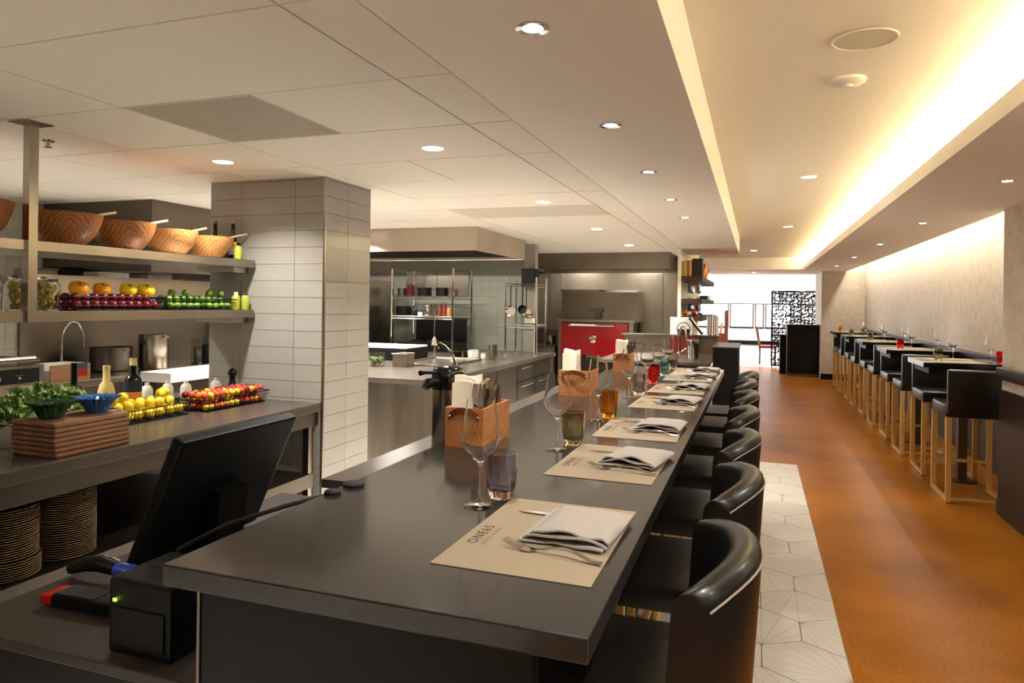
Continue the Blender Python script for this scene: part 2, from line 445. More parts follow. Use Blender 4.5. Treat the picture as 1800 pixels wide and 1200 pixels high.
# far dining room shell
fw = MB()
WIN = [(-3.0, -1.02), (-0.98, -0.08), (-0.04, 0.30), (0.34, 1.30)]
fw.box(-6.2, 3.2, 29.0, 29.2, 0, 0.67); fw.box(-6.2, 3.2, 29.0, 29.2, 1.62, 2.62)
xe = -6.2
for a, b in WIN: fw.box(xe, a, 29.0, 29.2, 0.67, 1.62); xe = b
fw.box(xe, 3.2, 29.0, 29.2, 0.67, 1.62)
struct(fw.build('wall_far', 'far_white'))
for i, (a, b) in enumerate(WIN):
    w = MB()
    for x in (a, b - 0.05): w.box(x, x + 0.05, 29.0, 29.1, 0.67, 1.62)
    w.box(a, b, 29.0, 29.1, 0.67, 0.71); w.box(a, b, 29.0, 29.1, 1.58, 1.62)
    wo = struct(w.build('window_%d' % (i + 1), 'steel_dark'))
    box('pane', 'glass_thin', a + 0.05, b - 0.05, 29.05, 29.054, 0.71, 1.58, wo)
    box('window_sill', 'black_panel', a, b, 28.93, 29.0, 0.64, 0.67, wo)
sbox('baseboard_window', 'black_panel', -6.2, 3.2, 28.96, 29.0, 0, 0.16)
sbox('wall_far_right', 'far_white', 2.2, 3.2, 17.5, 17.6, 0, 2.62)
sbox('wall_far_right_side', 'far_white', 3.1, 3.2, 17.6, 29.0, 0, 2.62)
lw = MB()                                 # window front added out of view on the far left, to let daylight in
lw.box(-6.2, -6.1, 17.6, 29.0, 0, 0.5); lw.box(-6.2, -6.1, 17.6, 29.0, 2.3, 2.62)
for y in (17.6, 20.4, 23.2, 26.0, 28.8): lw.box(-6.2, -6.1, y, y + 0.2, 0.5, 2.3)
struct(lw.build('wall_far_left', 'far_white'))
for i in range(4): struct(box('window_%d' % (5 + i), 'glass_thin', -6.16, -6.155, 17.8 + 2.8 * i, 20.4 + 2.8 * i, 0.5, 2.3))  # added unseen panes that let daylight into the far room
sbox('wall_side', 'paint_white', -6.2, -6.1, 11.2, 17.6, 0, ZU)
sbox('wall_side_near', 'paint_white', -6.2, -3.0, 11.15, 11.2, 0, ZU)

# kitchen walls
def tile_field(parent, material, plane, at, u0, u1, v0, v1, us, tw, th, name='wall_tile', off=0.0, thick=0.006):
    """stack-bonded tiles on a wall plane; us = list of vertical joints or None for a regular pitch"""
    joints = us or [u0 + i * tw for i in range(int((u1 - u0) / tw + 1e-6) + 1)] + ([u1] if (u1 - u0) % tw > 0.02 else [])
    cache = {}
    z = v0 + off
    rows = []
    while z < v1 - 0.004:
        rows.append((max(z, v0), min(z + th, v1))); z += th
    for a, b in zip(joints[:-1], joints[1:]):
        for c, d in rows:
            if d - c < 0.008: continue
            w, hh = b - a, d - c; key = (round(w, 3), round(hh, 3)); g = 0.0012
            if key not in cache:
                mb = MB()
                if plane == 'y': mb.box(-w / 2 + g, w / 2 - g, -thick, 0, -hh / 2 + g, hh / 2 - g)
                else: mb.box(0, thick, -w / 2 + g, w / 2 - g, -hh / 2 + g, hh / 2 - g)
                cache[key] = mb.mesh(name, material)
            j = random.uniform(-0.0006, 0.0006)
            place(cache[key], name, parent, ((a + b) / 2, at + j, (c + d) / 2) if plane == 'y' else (at + j, (a + b) / 2, (c + d) / 2))
wl = sbox('wall_left', 'grout', -5.6, -5.5, -3, 11.2, 0, ZC + 0.05)
tile_field(wl, 'tile_kitchen', 'x', -5.5, 3.0, 6.6, 0.9, ZC, None, 0.4, 0.103)
sbox('wall_left_face', 'tile_kitchen', -5.5, -5.494, -3, 3.0, 0, ZC)
wk = sbox('wall_kitchen', 'grout', -5.5, -2.81, 8.6, 8.7, 0, ZC + 0.05)
tile_field(wk, 'tile_grey', 'y', 8.6, -4.81, -2.81, 0.88, ZC, None, 0.4, 0.103)
pr = sbox('wall_pier_kitchen', 'grout', -2.81, -2.668, 8.48, 8.62, 0, ZC)
sbox('wall_oven_side', 'steel_panel', -3.45, -3.40, 8.7, 11.2, 0, ZC)
tile_field(pr, 'tile_white', 'y', 8.48, -2.81, -2.668, 0.0, ZC, None, 0.142, 0.103)
sbox('wall_oven', 'steel_panel', -3.40, -0.99, 10.98, 11.2, 0, ZC)
sbox('wall_shelf_side', 'paint_white', -0.99, -0.945, 9.5, 12.5, 0, ZU)

# tiled column
cl = sbox('column', 'grout', -3.335, -2.476, 3.615, 4.13, 0, ZC)
tile_field(cl, 'tile_white', 'y', 3.615, -3.335, -2.476, 0.0, ZC, [-3.335, -3.09, -2.686, -2.478], 0.4, 0.103, off=-0.01 + (2.05 % 0.103) - 0.103 + 0.01, thick=0.008)
tile_field(cl, 'tile_white', 'x', -2.476, 3.615, 4.13, 0.0, ZC, [3.616, 3.856, 4.13], 0.4, 0.103, off=-0.01 + (2.05 % 0.103) - 0.103 + 0.01, thick=0.008)
MB().box(-2.480, -2.466, 3.603, 3.617, 0, ZC, 0.002).build('edge_trim', 'steel', cl)

# ================================================================== LAMPS
def downlight(label, x, y, z, r, power, ring, color, group, cone=math.radians(118), recessed=False, area=False):
    t = thing('ceiling_light', label, 'ceiling light', (x, y, z), 0, group)
    if recessed:
        MB().shell([(r, -0.004), (r * 0.62, -0.002), (r * 0.60, 0.0), (r, 0.0)], n=28).build('trim_ring', ring, t, 40)
        MB().lathe([(r * 0.60, -0.0025), (r * 0.60, 0.0)], n=24).build('lens', 'led_warm', t)
    else:
        MB().shell([(r, -0.003), (r * 0.86, -0.006), (r * 0.84, -0.001), (r, -0.0005)], n=28).build('trim_ring', ring, t, 40)
        MB().lathe([(r * 0.84, -0.004), (r * 0.84, -0.001)], n=24).build('lens', 'led_warm', t)
    if area: lamp('AREA', (0, 0, -0.012), power, color, r * 1.5, parent=t, spread=math.radians(125))
    else: lamp('SPOT', (0, 0, -0.012), power * 2.2, color, 0.03, parent=t, cone=cone, blend=0.8)
    return t
kl = [(-2.75, 3.06, 'above the shelf of wooden bowls'), (-1.495, 3.07, 'in front of the tiled column'), (-1.49, 4.92, 'second from the column'),
      (-1.51, 6.85, 'third along the aisle'), (-1.53, 8.84, 'nearest the red oven')]
for q_, (x, y, t) in zip((0.42, 0.5, 0.7, 0.7, 0.8), kl):
    downlight('round flush white LED light in the kitchen ceiling ' + t, x, y, ZC, 0.062, P_KITCHEN * q_, 'paint_white', NEUTRAL, 'kitchen ceiling lights', area=True)
for x, y in ((-4.1, 2.2), (-4.1, 0.6), (-4.1, 5.1), (-3.35, 5.2), (-2.93, 4.72), (-3.9, 6.1), (-1.9, -0.9)):  # unseen lamps added to brighten the kitchen and its ceiling
    downlight('added unseen LED light in the kitchen ceiling, brightening the kitchen', x, y, ZC, 0.062, P_KITCHEN, 'paint_white', NEUTRAL, 'added kitchen ceiling lights out of view', area=True)
for i, y in enumerate((1.81, 2.89, 3.97, 5.06, 6.11)):
    downlight('%s chrome ringed spotlight over the bar, counted from the near end' % ORD[i], -0.585, y, ZC, 0.047, P_SPOT, 'chrome', WARM, 'soffit spotlights over the bar', math.radians(96), True)
for i, (x, y) in enumerate(((0.371, 5.80), (0.364, 9.36), (-0.05, 13.26))):
    downlight('%s flush light along the raised ceiling over the aisle' % ORD[i], x, y, ZU, 0.062, P_UPPER, 'paint_white', WARM, 'raised ceiling lights', area=True)
for x, y in ((0.371, 0.6),):
    downlight('flush light of the raised ceiling outside the picture', x, y, ZU, 0.062, P_UPPER * 2.8, 'paint_white', WARM, 'raised ceiling lights out of view', area=True)
for i, y in enumerate((4.79, 6.98, 9.2, 11.5, 13.9)):
    downlight('%s small recessed spotlight in the low ceiling above the high tables' % ORD[i], 1.375, y, ZC, 0.045, P_RIGHT, 'chrome', WARM, 'spotlights over the high tables', math.radians(100), True)
for y in (2.6, 0.4):  # extra out-of-view lamps added to light the near aisle floor
    downlight('added unseen light in the low ceiling, brightening the near floor', 1.375, y, ZC, 0.05, P_RIGHT * 1.5, 'chrome', WARM, 'added low ceiling lights out of view', area=True)
for i, (x, y) in enumerate(((-0.05, 16.4), (-1.1, 16.4))):
    downlight('%s round light in the far low soffit before the dining room' % ('aisle-side' if i == 0 else 'bar-side'), x, y, ZC, 0.06, P_UPPER, 'paint_white', WARM, 'far soffit lights', area=True)
for i, (x, y) in enumerate(((-1.6, 20), (0.2, 20), (2.0, 20), (-1.6, 24), (0.2, 24), (2.0, 24))):  # lamps added out of view to brighten the far room
    downlight('%s added ceiling light brightening the dining room at the back' % ORD[i], x, y, 2.62, 0.08, P_FAR, 'paint_white', (1, 0.97, 0.94), 'added far dining room lights', area=True)

# cove strip, wall-wash strip
cs = tag(MB().box(1.16, 1.20, -2.9, 15.9, ZC + 0.031, ZC + 0.045).build('cove_strip_light', 'led_cove'), 'warm LED strip glowing inside the ceiling cove', 'strip light')
for y in (-1.2, 2.0, 5.2, 8.4, 11.6, 14.6):
    lamp('AREA', (1.18, y, ZC + 0.05), P_COVE, WARMER, 0.05, 3.1, (math.pi, 0.25, 0), parent=cs)
ws = tag(MB().box(1.83, 1.87, 6.3, 15.9, ZU - 0.014, ZU).build('wall_wash_strip_light', 'led_cove'), 'LED strip hidden in the ceiling slot above the patterned wall', 'strip light')
for i in range(6):
    y = 7.0 + 1.62 * i
    lamp('AREA', (1.88, y, ZU - 0.03), P_WASH / 3, WARM, 0.03, 1.5, (0, math.radians(12), 0), parent=ws)

# ================================================================== BAR COUNTER
ZT = 1.07
bar = thing('bar_counter', 'long dark grey stone bar counter set with placemats', 'counter', (0, 0, 0))
MB().box(-0.945, -0.207, 0.92, 5.12, ZT - 0.037, ZT - 0.0004, 0.003).build('counter_top', 'quartz', bar)
box('end_panel', 'black_panel', -0.905, -0.30, 0.965, 1.0, 0.0, ZT - 0.037, bar)
box('front_panel', 'black_panel', -0.56, -0.53, 1.0, 5.08, 0.0, ZT - 0.037, bar)
box('back_panel', 'black_panel', -0.905, -0.88, 1.0, 5.08, 0.0, ZT - 0.037, bar)
box('end_panel', 'black_panel', -0.905, -0.50, 5.04, 5.08, 0.0, ZT - 0.037, bar)
box('edge_strip', 'steel_dark', -0.908, -0.902, 0.962, 0.968, 0.0, ZT - 0.037, bar)
MB().tube([(-0.36, 1.0, 0.28), (-0.36, 5.04, 0.28)], 0.02, 12).build('foot_rail', 'gold', bar, 40)

def rounded_section(x_in, x_out, z0, z1, rt, lean=0.0):
    pts = [(x_in, z0), (x_in, z1 - rt)]
    w = x_out - x_in
    for i in range(1, 6):
        a = math.pi - math.pi * i / 6
        pts.append((x_in + w / 2 + w / 2 * math.cos(a), z1 - rt + rt * math.sin(a)))
    pts += [(x_out, z1 - rt), (x_out, z0)]
    return [(x + lean * (z - z0), z) for x, z in pts]

def bar_stool(label):
    t = thing('bar_stool', label, 'bar stool', (0, 0, 0), 0, 'leather stools along the bar')
    MB().box(-0.22, 0.165, -0.215, 0.215, 0.70, 0.775, 0.022).build('seat', 'leather', t, 50)
    rings = []
    for i in range(15):
        u = -1 + 2 * i / 14; y = 0.225 * u
        xo = 0.215 - 0.085 * abs(u) ** 2.2; z1 = 1.055 - 0.035 * abs(u) ** 3
        sec = rounded_section(xo - 0.065, xo, 0.67, z1, 0.03, 0.06)
        rings.append([Vector((x, y, z)) for x, z in sec])
    b = MB().loft(rings).build('backrest', 'leather', t, 60)
    pip = MB().tube([(rr[7].x + 0.001, rr[7].y, rr[7].z) for rr in rings], 0.0022, 6).build('piping', 'leather_piping', b)
    box('back_seam', 'leather', 0.164, 0.170, -0.2, 0.2, 0.70, 0.80, t)
    for sx in (-0.20, 0.155):
        for sy in (-0.19, 0.19):
            box('leg', 'gold', sx - 0.013, sx + 0.013, sy - 0.013, sy + 0.013, 0.012, 0.70, t)
    for sy in (-0.19, 0.19): box('floor_rail', 'gold', -0.213, 0.168, sy - 0.013, sy + 0.013, 0.008, 0.03, t)
    box('foot_rest', 'gold', -0.213, -0.187, -0.19, 0.19, 0.24, 0.262, t)
    return t
SY = [1.47, 2.09, 2.73, 3.39, 4.05, 4.69, 5.26]
bs0 = bar_stool('nearest black leather bar stool with curved back tucked under the stone bar'); bs0.location = (-0.218, SY[0], 0)
for i, y in enumerate(SY[1:], 1):
    dup(bs0, (-0.218 + random.uniform(-0.006, 0.012), y, 0), random.uniform(-0.03, 0.03), '%s black leather bar stool from the near end of the stone bar' % ORD[i])

# ---- place settings
def text_mesh(body, size, material, extrude=0.0):
    cu = bpy.data.curves.new('lettering', 'FONT'); cu.body = body; cu.size = size; cu.extrude = extrude; cu.resolution_u = 2
    cu.space_character = 1.25; cu.align_x = 'CENTER'
    o = bpy.data.objects.new('lettering', cu); COL.objects.link(o)
    dg = bpy.context.evaluated_depsgraph_get(); me = bpy.data.meshes.new_from_object(o.evaluated_get(dg))
    bpy.data.objects.remove(o); me.materials.clear(); me.materials.append(M[material]); return me
TXT_BIG = text_mesh('ONE65', 0.030, 'ink'); TXT_SUB = text_mesh('BISTRO & GRILL', 0.0125, 'ink_faint'); TXT_SMALL = text_mesh('ONE\n65', 0.011, 'ink')
RU = (0, 0, math.pi / 2)
mat_me = MB().box(-0.1415, 0.1415, -0.215, 0.215, 0, 0.0012).mesh('placemat', 'paper_mat')

def sheet(nx, ny, fn, th):
    m = MB(); vs = []
    for k in (0, 1):
        for j in range(ny + 1):
            for i in range(nx + 1):
                x, y, z = fn(i / nx, j / ny); vs.append((x, y, z + k * th))
    n1 = (nx + 1) * (ny + 1); fs = []
    for j in range(ny):
        for i in range(nx):
            a = j * (nx + 1) + i
            fs += [(a, a + nx + 1, a + nx + 2, a + 1), (n1 + a, n1 + a + 1, n1 + a + nx + 2, n1 + a + nx + 1)]
    for i in range(nx):
        a = i; fs.append((a, a + 1, n1 + a + 1, n1 + a)); a = ny * (nx + 1) + i; fs.append((a + 1, a, n1 + a, n1 + a + 1))
    for j in range(ny):
        a = j * (nx + 1); b = a + nx + 1; fs.append((b, a, n1 + a, n1 + b)); a += nx; b += nx; fs.append((a, b, n1 + b, n1 + a))
    return m._add(vs, fs)
def napkin(seed):
    rnd = random.Random(seed); p = [rnd.uniform(0, 6.28) for _ in range(6)]
    root = []
    # three folded leaves of cloth; local x -0.085..0.085, y -0.11..0.11, opening towards -y
    mb = MB()
    for k, (x0, x1, y0, y1, zb) in enumerate(((-0.085, 0.078, -0.106, 0.105, 0.002), (-0.078, 0.083, -0.103, 0.10, 0.009), (-0.07, 0.085, -0.098, 0.108, 0.017))):
        def fn(u, v, k=k, x0=x0, x1=x1, y0=y0, y1=y1, zb=zb):
            x = x0 + (x1 - x0) * u; y = y0 + (y1 - y0) * v
            edge = min(u, 1 - u, 1 - v) * 8
            drop = max(0, 1 - edge) ** 2 * 0.006 * k
            z = zb + 0.0022 * math.sin(7 * u + p[k]) * (1 - v) + 0.0025 * math.sin(11 * u + 5 * v + p[k + 1]) * (1 - v) + (0.004 * (1 - v) if k else 0) - drop
            z += 0.003 * max(0, 0.25 - abs(u - 0.35 - 0.1 * k)) * (1 - v) * 6 * (k > 0)
            y += 0.004 * math.sin(5 * u + p[k + 2]) * (1 - v)
            return x, y, max(z, 0.0012 + 0.003 * k)
        s_ = sheet(14, 10, fn, 0.0035); mb._add(s_.v, s_.f)
    return mb.mesh('napkin', 'linen', 50)
def fork_mesh():
    mb = MB(); L = 0.19
    def prof(t): return 0.004 + 0.020 * (0.5 - 0.5 * math.cos(math.pi * min(max((t - 0.15) / 0.55, 0), 1)))* (1 - t) + 0.010 * max(0, 1 - t / 0.2) ** 2
    rings = []
    for i in range(13):                       # neck and handle, t=0 at the shoulder, t=1 at the handle end
        t = i / 12; x = -0.02 + 0.125 * t; w = 0.0022 + 0.0034 * t ** 0.7; z = 0.004 + 0.011 * math.sin(math.pi * min(t * 1.15, 1)) ** 1.5
        rings.append([Vector((x, -w, z)), Vector((x, w, z)), Vector((x, w * 0.6, z + 0.0028)), Vector((x, -w * 0.6, z + 0.0028))])
    mb.loft(rings)
    rings = []
    for i in range(6):                        # the plate of the head
        t = i / 5; x = -0.020 - 0.030 * t; w = 0.0022 + 0.0098 * math.sin(math.pi / 2 * min(t * 1.5, 1)); z = 0.004 - 0.0025 * math.sin(math.pi * t)
        rings.append([Vector((x, -w, z)), Vector((x, w, z)), Vector((x, w, z + 0.0016)), Vector((x, -w, z + 0.0016))])
    mb.loft(rings)
    for k in range(4):
        y = -0.0098 + 0.0065 * k
        mb.tube([(-0.049, y, 0.005), (-0.068, y, 0.007), (-0.088, y * 0.95, 0.014)], [0.0016, 0.0014, 0.0008], 6)
    return mb.mesh('fork', 'cutlery', 40)
FORK = fork_mesh()
BLADE = MB().prism([(-0.115, 0.0), (-0.10, 0.0065), (-0.06, 0.009), (0.0, 0.0085), (0.0, -0.006), (-0.09, -0.005)], 0.002, 0.0035).mesh('blade', 'cutlery')
KHANDLE = MB().loft([[Vector((x, -w, 0.0015)), Vector((x, w, 0.0015)), Vector((x, w * 0.7, 0.008)), Vector((x, -w * 0.7, 0.008))] for x, w in ((0.0, 0.0055), (0.02, 0.006), (0.09, 0.0075), (0.098, 0.006))]).mesh('handle', 'cutlery', 30)
MY = [1.302, 1.972, 2.545, 3.262, 3.835, 4.455, 5.0]
MY[6] = 4.885
for i, y in enumerate(MY):
    w = 'nearest' if i == 0 else ORD[i]
    tail = 'at the bar end' if i == 0 else 'along the bar'
    jx = random.uniform(-0.006, 0.006); jr = random.uniform(-0.02, 0.02)
    pm = place(mat_me, 'placemat', None, (-0.3815 + jx, y, ZT), (0, 0, jr))
    tag(pm, '%s beige paper placemat with printed lettering %s' % (w, tail), 'placemat', 'paper placemats on the bar')
    place(TXT_BIG, 'lettering', pm, (-0.105, -0.045, 0.0016), RU); place(TXT_SUB, 'lettering', pm, (-0.088, -0.045, 0.0016), RU); place(TXT_SMALL, 'lettering', pm, (0.085, 0.185, 0.0016), RU)
    nx, ny = -0.322 + jx + random.uniform(-0.006, 0.006), y + 0.035 + random.uniform(-0.008, 0.008)
    nk = place(napkin(11 + i), 'napkin', None, (nx, ny, ZT + 0.0035), (0, 0, jr - 0.10 + random.uniform(-0.05, 0.05)))
    tag(nk, 'folded off-white linen napkin on the %s placemat %s' % (w, tail), 'napkin', 'linen napkins on the bar')
    fk = place(FORK, 'fork', None, (-0.347 + jx, y - 0.104, ZT + 0.0016), (0, 0, -0.16 + random.uniform(-0.05, 0.05)))
    tag(fk, 'steel fork beside the napkin on the %s placemat %s' % (w, tail), 'fork', 'forks on the bar')
    kn = thing('knife', 'steel knife under the napkin on the %s placemat %s' % (w, tail), 'knife', (-0.362 + jx, y + 0.115, ZT + 0.0012), jr - 0.03, 'knives on the bar')
    place(BLADE, 'blade', kn); place(KHANDLE, 'handle', kn)

# ---- glasses
def wine_glass_mesh(sc=1.0):
    out = [(0.0005, 0.0), (0.036, 0.0), (0.0365, 0.0012), (0.02, 0.003), (0.006, 0.006), (0.0038, 0.012), (0.0034, 0.085), (0.006, 0.096), (0.02, 0.106), (0.034, 0.122), (0.0415, 0.142), (0.0415, 0.158), (0.037, 0.195), (0.0315, 0.235)]
    inn = [(0.0305, 0.235), (0.036, 0.195), (0.0405, 0.158), (0.0405, 0.143), (0.033, 0.1232), (0.019, 0.108), (0.0005, 0.1)]
    return MB().lathe([(r * sc, z * sc) for r, z in out + inn], n=24).mesh('wine_glass', 'glass_thin', 50)
WG = wine_glass_mesh()
def tumbler_mesh(material, n=24):
    out = [(0.0005, 0.0), (0.026, 0.0), (0.0295, 0.006), (0.034, 0.03), (0.0385, 0.07), (0.0395, 0.105)]
    inn = [(0.0368, 0.105), (0.0358, 0.07), (0.0315, 0.032), (0.026, 0.018), (0.0005, 0.015)]
    return MB().lathe(out + inn, n=n).mesh('tumbler', material, 32)
GY = [(1.436, 1.517, 'purple'), (2.071, 2.173, 'olive'), (2.658, 2.743, 'orange'), (3.363, 3.50, 'clear'), (3.956, 4.03, 'red'), (4.44, 4.52, 'blue'), (4.93, 5.01, 'grey')]
GM = {'purple': 'glass_purple', 'olive': 'glass_olive', 'orange': 'glass_orange', 'clear': 'glass_grey', 'red': 'glass_red', 'blue': 'glass_blue', 'grey': 'glass_grey'}
GL = {'purple': 'smoky purple', 'olive': 'olive brown', 'orange': 'amber orange', 'clear': 'pale clear', 'red': 'bright red', 'blue': 'light blue', 'grey': 'brownish grey'}
for i, (a, b, c) in enumerate(GY):
    g = place(WG, 'wine_glass', None, (-0.572, a, ZT)); tag(g, 'clear stemmed wine glass in front of the %s tumbler on the bar' % GL[c], 'wine glass', 'wine glasses on the bar')
    g = place(tumbler_mesh(GM[c], 10 if c in ('orange', 'red', 'blue', 'grey') else 24), 'tumbler', None, (-0.548 - (0.004 if i == 0 else 0), b, ZT), (0, 0, random.uniform(0, 1)))
    tag(g, '%s glass tumbler standing on the stone bar' % GL[c], 'tumbler', 'coloured tumblers on the bar')

# ---- cutlery caddies
def caddy(where, x0, x1, y0, y1):
    t = thing('cutlery_caddy', 'open wooden caddy with leather strap handle, %s on the bar' % where, 'caddy', ((x0 + x1) / 2, (y0 + y1) / 2, ZT), 0, 'wooden caddies on the bar')
    w, l, hgt, th = (x1 - x0) / 2, (y1 - y0) / 2, 0.122, 0.009
    box('base_board', 'caddy_wood', -w + th, w - th, -l + th, l - th, 0.0, th, t)
    box('side_board', 'caddy_wood', -w, w, -l, -l + th, 0, hgt, t); box('side_board', 'caddy_wood', -w, w, l - th, l, 0, hgt, t)
    box('side_board', 'caddy_wood', -w, -w + th, -l + th, l - th, 0, hgt, t); box('side_board', 'caddy_wood', w - th, w, -l + th, l - th, 0, hgt, t)
    rings = []
    for i in range(13):
        u = i / 12; x = -w * 0.78 + 1.56 * w * u; bow = 0.017 * math.sin(math.pi * u); zz = hgt - 0.028 + 0.022 * math.sin(math.pi * u)
        rings.append([Vector((x, -l - 0.001 - bow, zz - 0.011)), Vector((x, -l - 0.001 - bow, zz + 0.011)), Vector((x, -l - 0.0035 - bow, zz + 0.011)), Vector((x, -l - 0.0035 - bow, zz - 0.011))])
    st = MB().loft(rings).build('strap_handle', 'strap', t, 40)
    for sx in (-0.72, 0.72): MB().ball(0.005, (sx * w, -l - 0.006, hgt - 0.026), 10, 6).build('rivet', 'chrome', st, 40)
    X, Y = (x0 + x1) / 2, (y0 + y1) / 2
    for k in range(5):                           # paper napkins standing upright at the near-left side
        nm = MB(); hh = 0.195 + random.uniform(-0.012, 0.012); yy = y0 + 0.016 + 0.020 * k
        def fn(u, v, k=k, hh=hh): return (-0.034 + 0.068 * u, 0.004 * math.sin(3 * u + 0.4 * k) * v + 0.006 * v, 0.012 + hh * v + 0.008 * math.sin(2.6 * u + k) * v)
        s1 = sheet(8, 6, fn, 0.0)
        vs = [Vector(v) for v in s1.v]; n1 = len(vs) // 2
        for q in range(n1, 2 * n1): vs[q].y += 0.012
        nm._add(vs, s1.f)
        o = nm.build('paper_napkin', 'napkin_paper', None, 50, (x0 + 0.046, yy, ZT), (0, 0, random.uniform(-0.04, 0.04)))
        tag(o, 'white folded paper napkin standing in the wooden caddy %s' % where, 'napkin', 'paper napkins in the caddy ' + where)
    for k in range(16):                          # cutlery standing along the aisle side
        bx = x1 - 0.017 - 0.011 * (k % 3) + random.uniform(-0.002, 0.002); by = y0 + 0.022 + 0.034 * (k // 3) + random.uniform(-0.006, 0.006)
        tx, ty = random.uniform(-0.006, 0.012), random.uniform(-0.012, 0.03); hh = random.uniform(0.165, 0.195)
        mb = MB(); rings = []
        for q in range(7):
            v = q / 6; wd = 0.004 + 0.006 * v ** 1.5 if q < 6 else 0.006
            c = Vector((bx + tx * v, by + ty * v, 0.010 + hh * v)); rings.append([c + Vector((-wd, -0.0012, 0)), c + Vector((wd, -0.0012, 0)), c + Vector((wd, 0.0012, 0)), c + Vector((-wd, 0.0012, 0))])
        mb.loft(rings); o = mb.build('cutlery_piece', 'cutlery', None, 40, (0, 0, ZT))
        tag(o, 'steel cutlery handle sticking up from the wooden caddy %s' % where, 'cutlery', 'cutlery in the caddy ' + where)
caddy('nearest to the camera', -0.911, -0.783, 1.985, 2.222)
caddy('midway', -0.911, -0.757, 3.315, 3.52)
caddy('farthest away', -0.894, -0.77, 4.60, 4.81)

# flat black dish at the bar's kitchen edge

# ================================================================== HIGH TABLES AND STOOLS ON THE RIGHT
ZH = 1.06
def high_table(label):
    t = thing('high_table', label, 'table', (0, 0, 0), 0, 'high tables along the patterned wall')
    MB().box(-0.37, 0.37, -0.33, 0.33, ZH - 0.045, ZH, 0.004).build('table_top', 'black_gloss', t)
    box('apron', 'black_panel', -0.32, 0.32, -0.28, 0.28, ZH - 0.10, ZH - 0.045, t)
    box('pedestal', 'steel_dark', -0.035, 0.035, -0.035, 0.035, 0.02, ZH - 0.10, t)
    MB().lathe([(0.118, 0.0), (0.118, 0.012), (0.05, 0.03), (0.0005, 0.03)], n=28).build('base', 'steel_dark', t, 40)
    return t
def high_stool(label):
    t = thing('high_stool', label, 'bar stool', (0, 0, 0), 0, 'gold legged stools at the high tables')
    MB().box(-0.215, 0.215, -0.21, 0.25, 0.665, 0.765, 0.02).build('seat', 'leather', t, 50)
    bk = MB().box(-0.212, 0.212, -0.262, -0.205, 0.70, 1.045, 0.014).build('backrest', 'leather', t, 50)
    MB().tube([(-0.20, -0.264, 1.035), (0.20, -0.264, 1.035)], 0.0025, 6).build('piping', 'leather_piping', bk)
    for sx in (-0.2, 0.2):
        for sy in (-0.235, 0.235): box('leg', 'gold', sx - 0.018, sx + 0.018, sy - 0.014, sy + 0.014, 0.006, 0.668, t)
        box('floor_rail', 'gold', sx - 0.014, sx + 0.014, -0.221, 0.221, 0.006, 0.03, t)
        MB().lathe([(0.012, 0.0), (0.012, 0.006)], (sx, -0.235, 0), 10).build('foot_pad', 'black_rubber', t)
    box('stretcher', 'gold', -0.186, 0.186, -0.245, -0.225, 0.03, 0.046, t)
    box('foot_rest', 'gold', -0.186, 0.186, 0.225, 0.245, 0.24, 0.264, t)
    return t
ht0 = hs0 = None
TW = ['nearest', 'second', 'third', 'fourth', 'farthest']
for k in range(5):
    Yc = 7.13 + 1.82 * k
    lt = '%s black high table in the row along the patterned wall' % TW[k]
    if ht0 is None: ht0 = high_table(lt); ht0.location = (1.73, Yc, 0)
    else: dup(ht0, (1.73, Yc, 0), 0, lt)
    la = 'gold legged black stool with its back to the camera at the %s high table' % TW[k]
    if hs0 is None: hs0 = high_stool(la); hs0.location = (1.635, 6.515, 0)
    else: dup(hs0, (1.635, Yc - 0.615, 0), 0, la)
    dup(hs0, (1.655, Yc + 0.335, 0), math.pi, 'gold legged black stool facing the camera on the far side of the %s high table' % TW[k])
    # settings
    for s_, (yy, word) in enumerate(((Yc - 0.17, 'near'), (Yc + 0.17, 'far'))):
        o = MB().box(-0.2, 0.2, -0.13, 0.13, 0, 0.0012).build('placemat', 'paper_mat', None, None, (1.64, yy, ZH)); tag(o, 'pale placemat on the %s side of the %s high table' % (word, TW[k]), 'placemat', 'placemats on the high tables')
        g = place(WG, 'wine_glass', None, (1.90 if s_ == 0 else 1.72, yy + (0.02 if s_ == 0 else 0.11), ZH)); tag(g, 'wine glass on the %s side of the %s high table' % (word, TW[k]), 'wine glass', 'wine glasses on the high tables')
TUM = [(1.955, -0.22, 'glass_pink', 'cranberry red', 0), (1.53, -0.05, 'glass_olive', 'olive brown', 0), (1.55, -0.03, 'glass_pink', 'cranberry red', 1), (1.50, 0.0, 'glass_olive', 'olive brown', 2), (1.47, -0.05, 'glass_olive', 'olive brown', 3), (1.50, 0.05, 'glass_orange', 'orange', 4)]
for x, dy, m_, n_, k in TUM:
    g = place(tumbler_mesh(m_, 14), 'tumbler', None, (x, 7.13 + 1.82 * k + dy, ZH + 0.0012)); tag(g, '%s glass tumbler on the %s high table' % (n_, TW[k]), 'tumbler', 'coloured tumblers on the high tables')

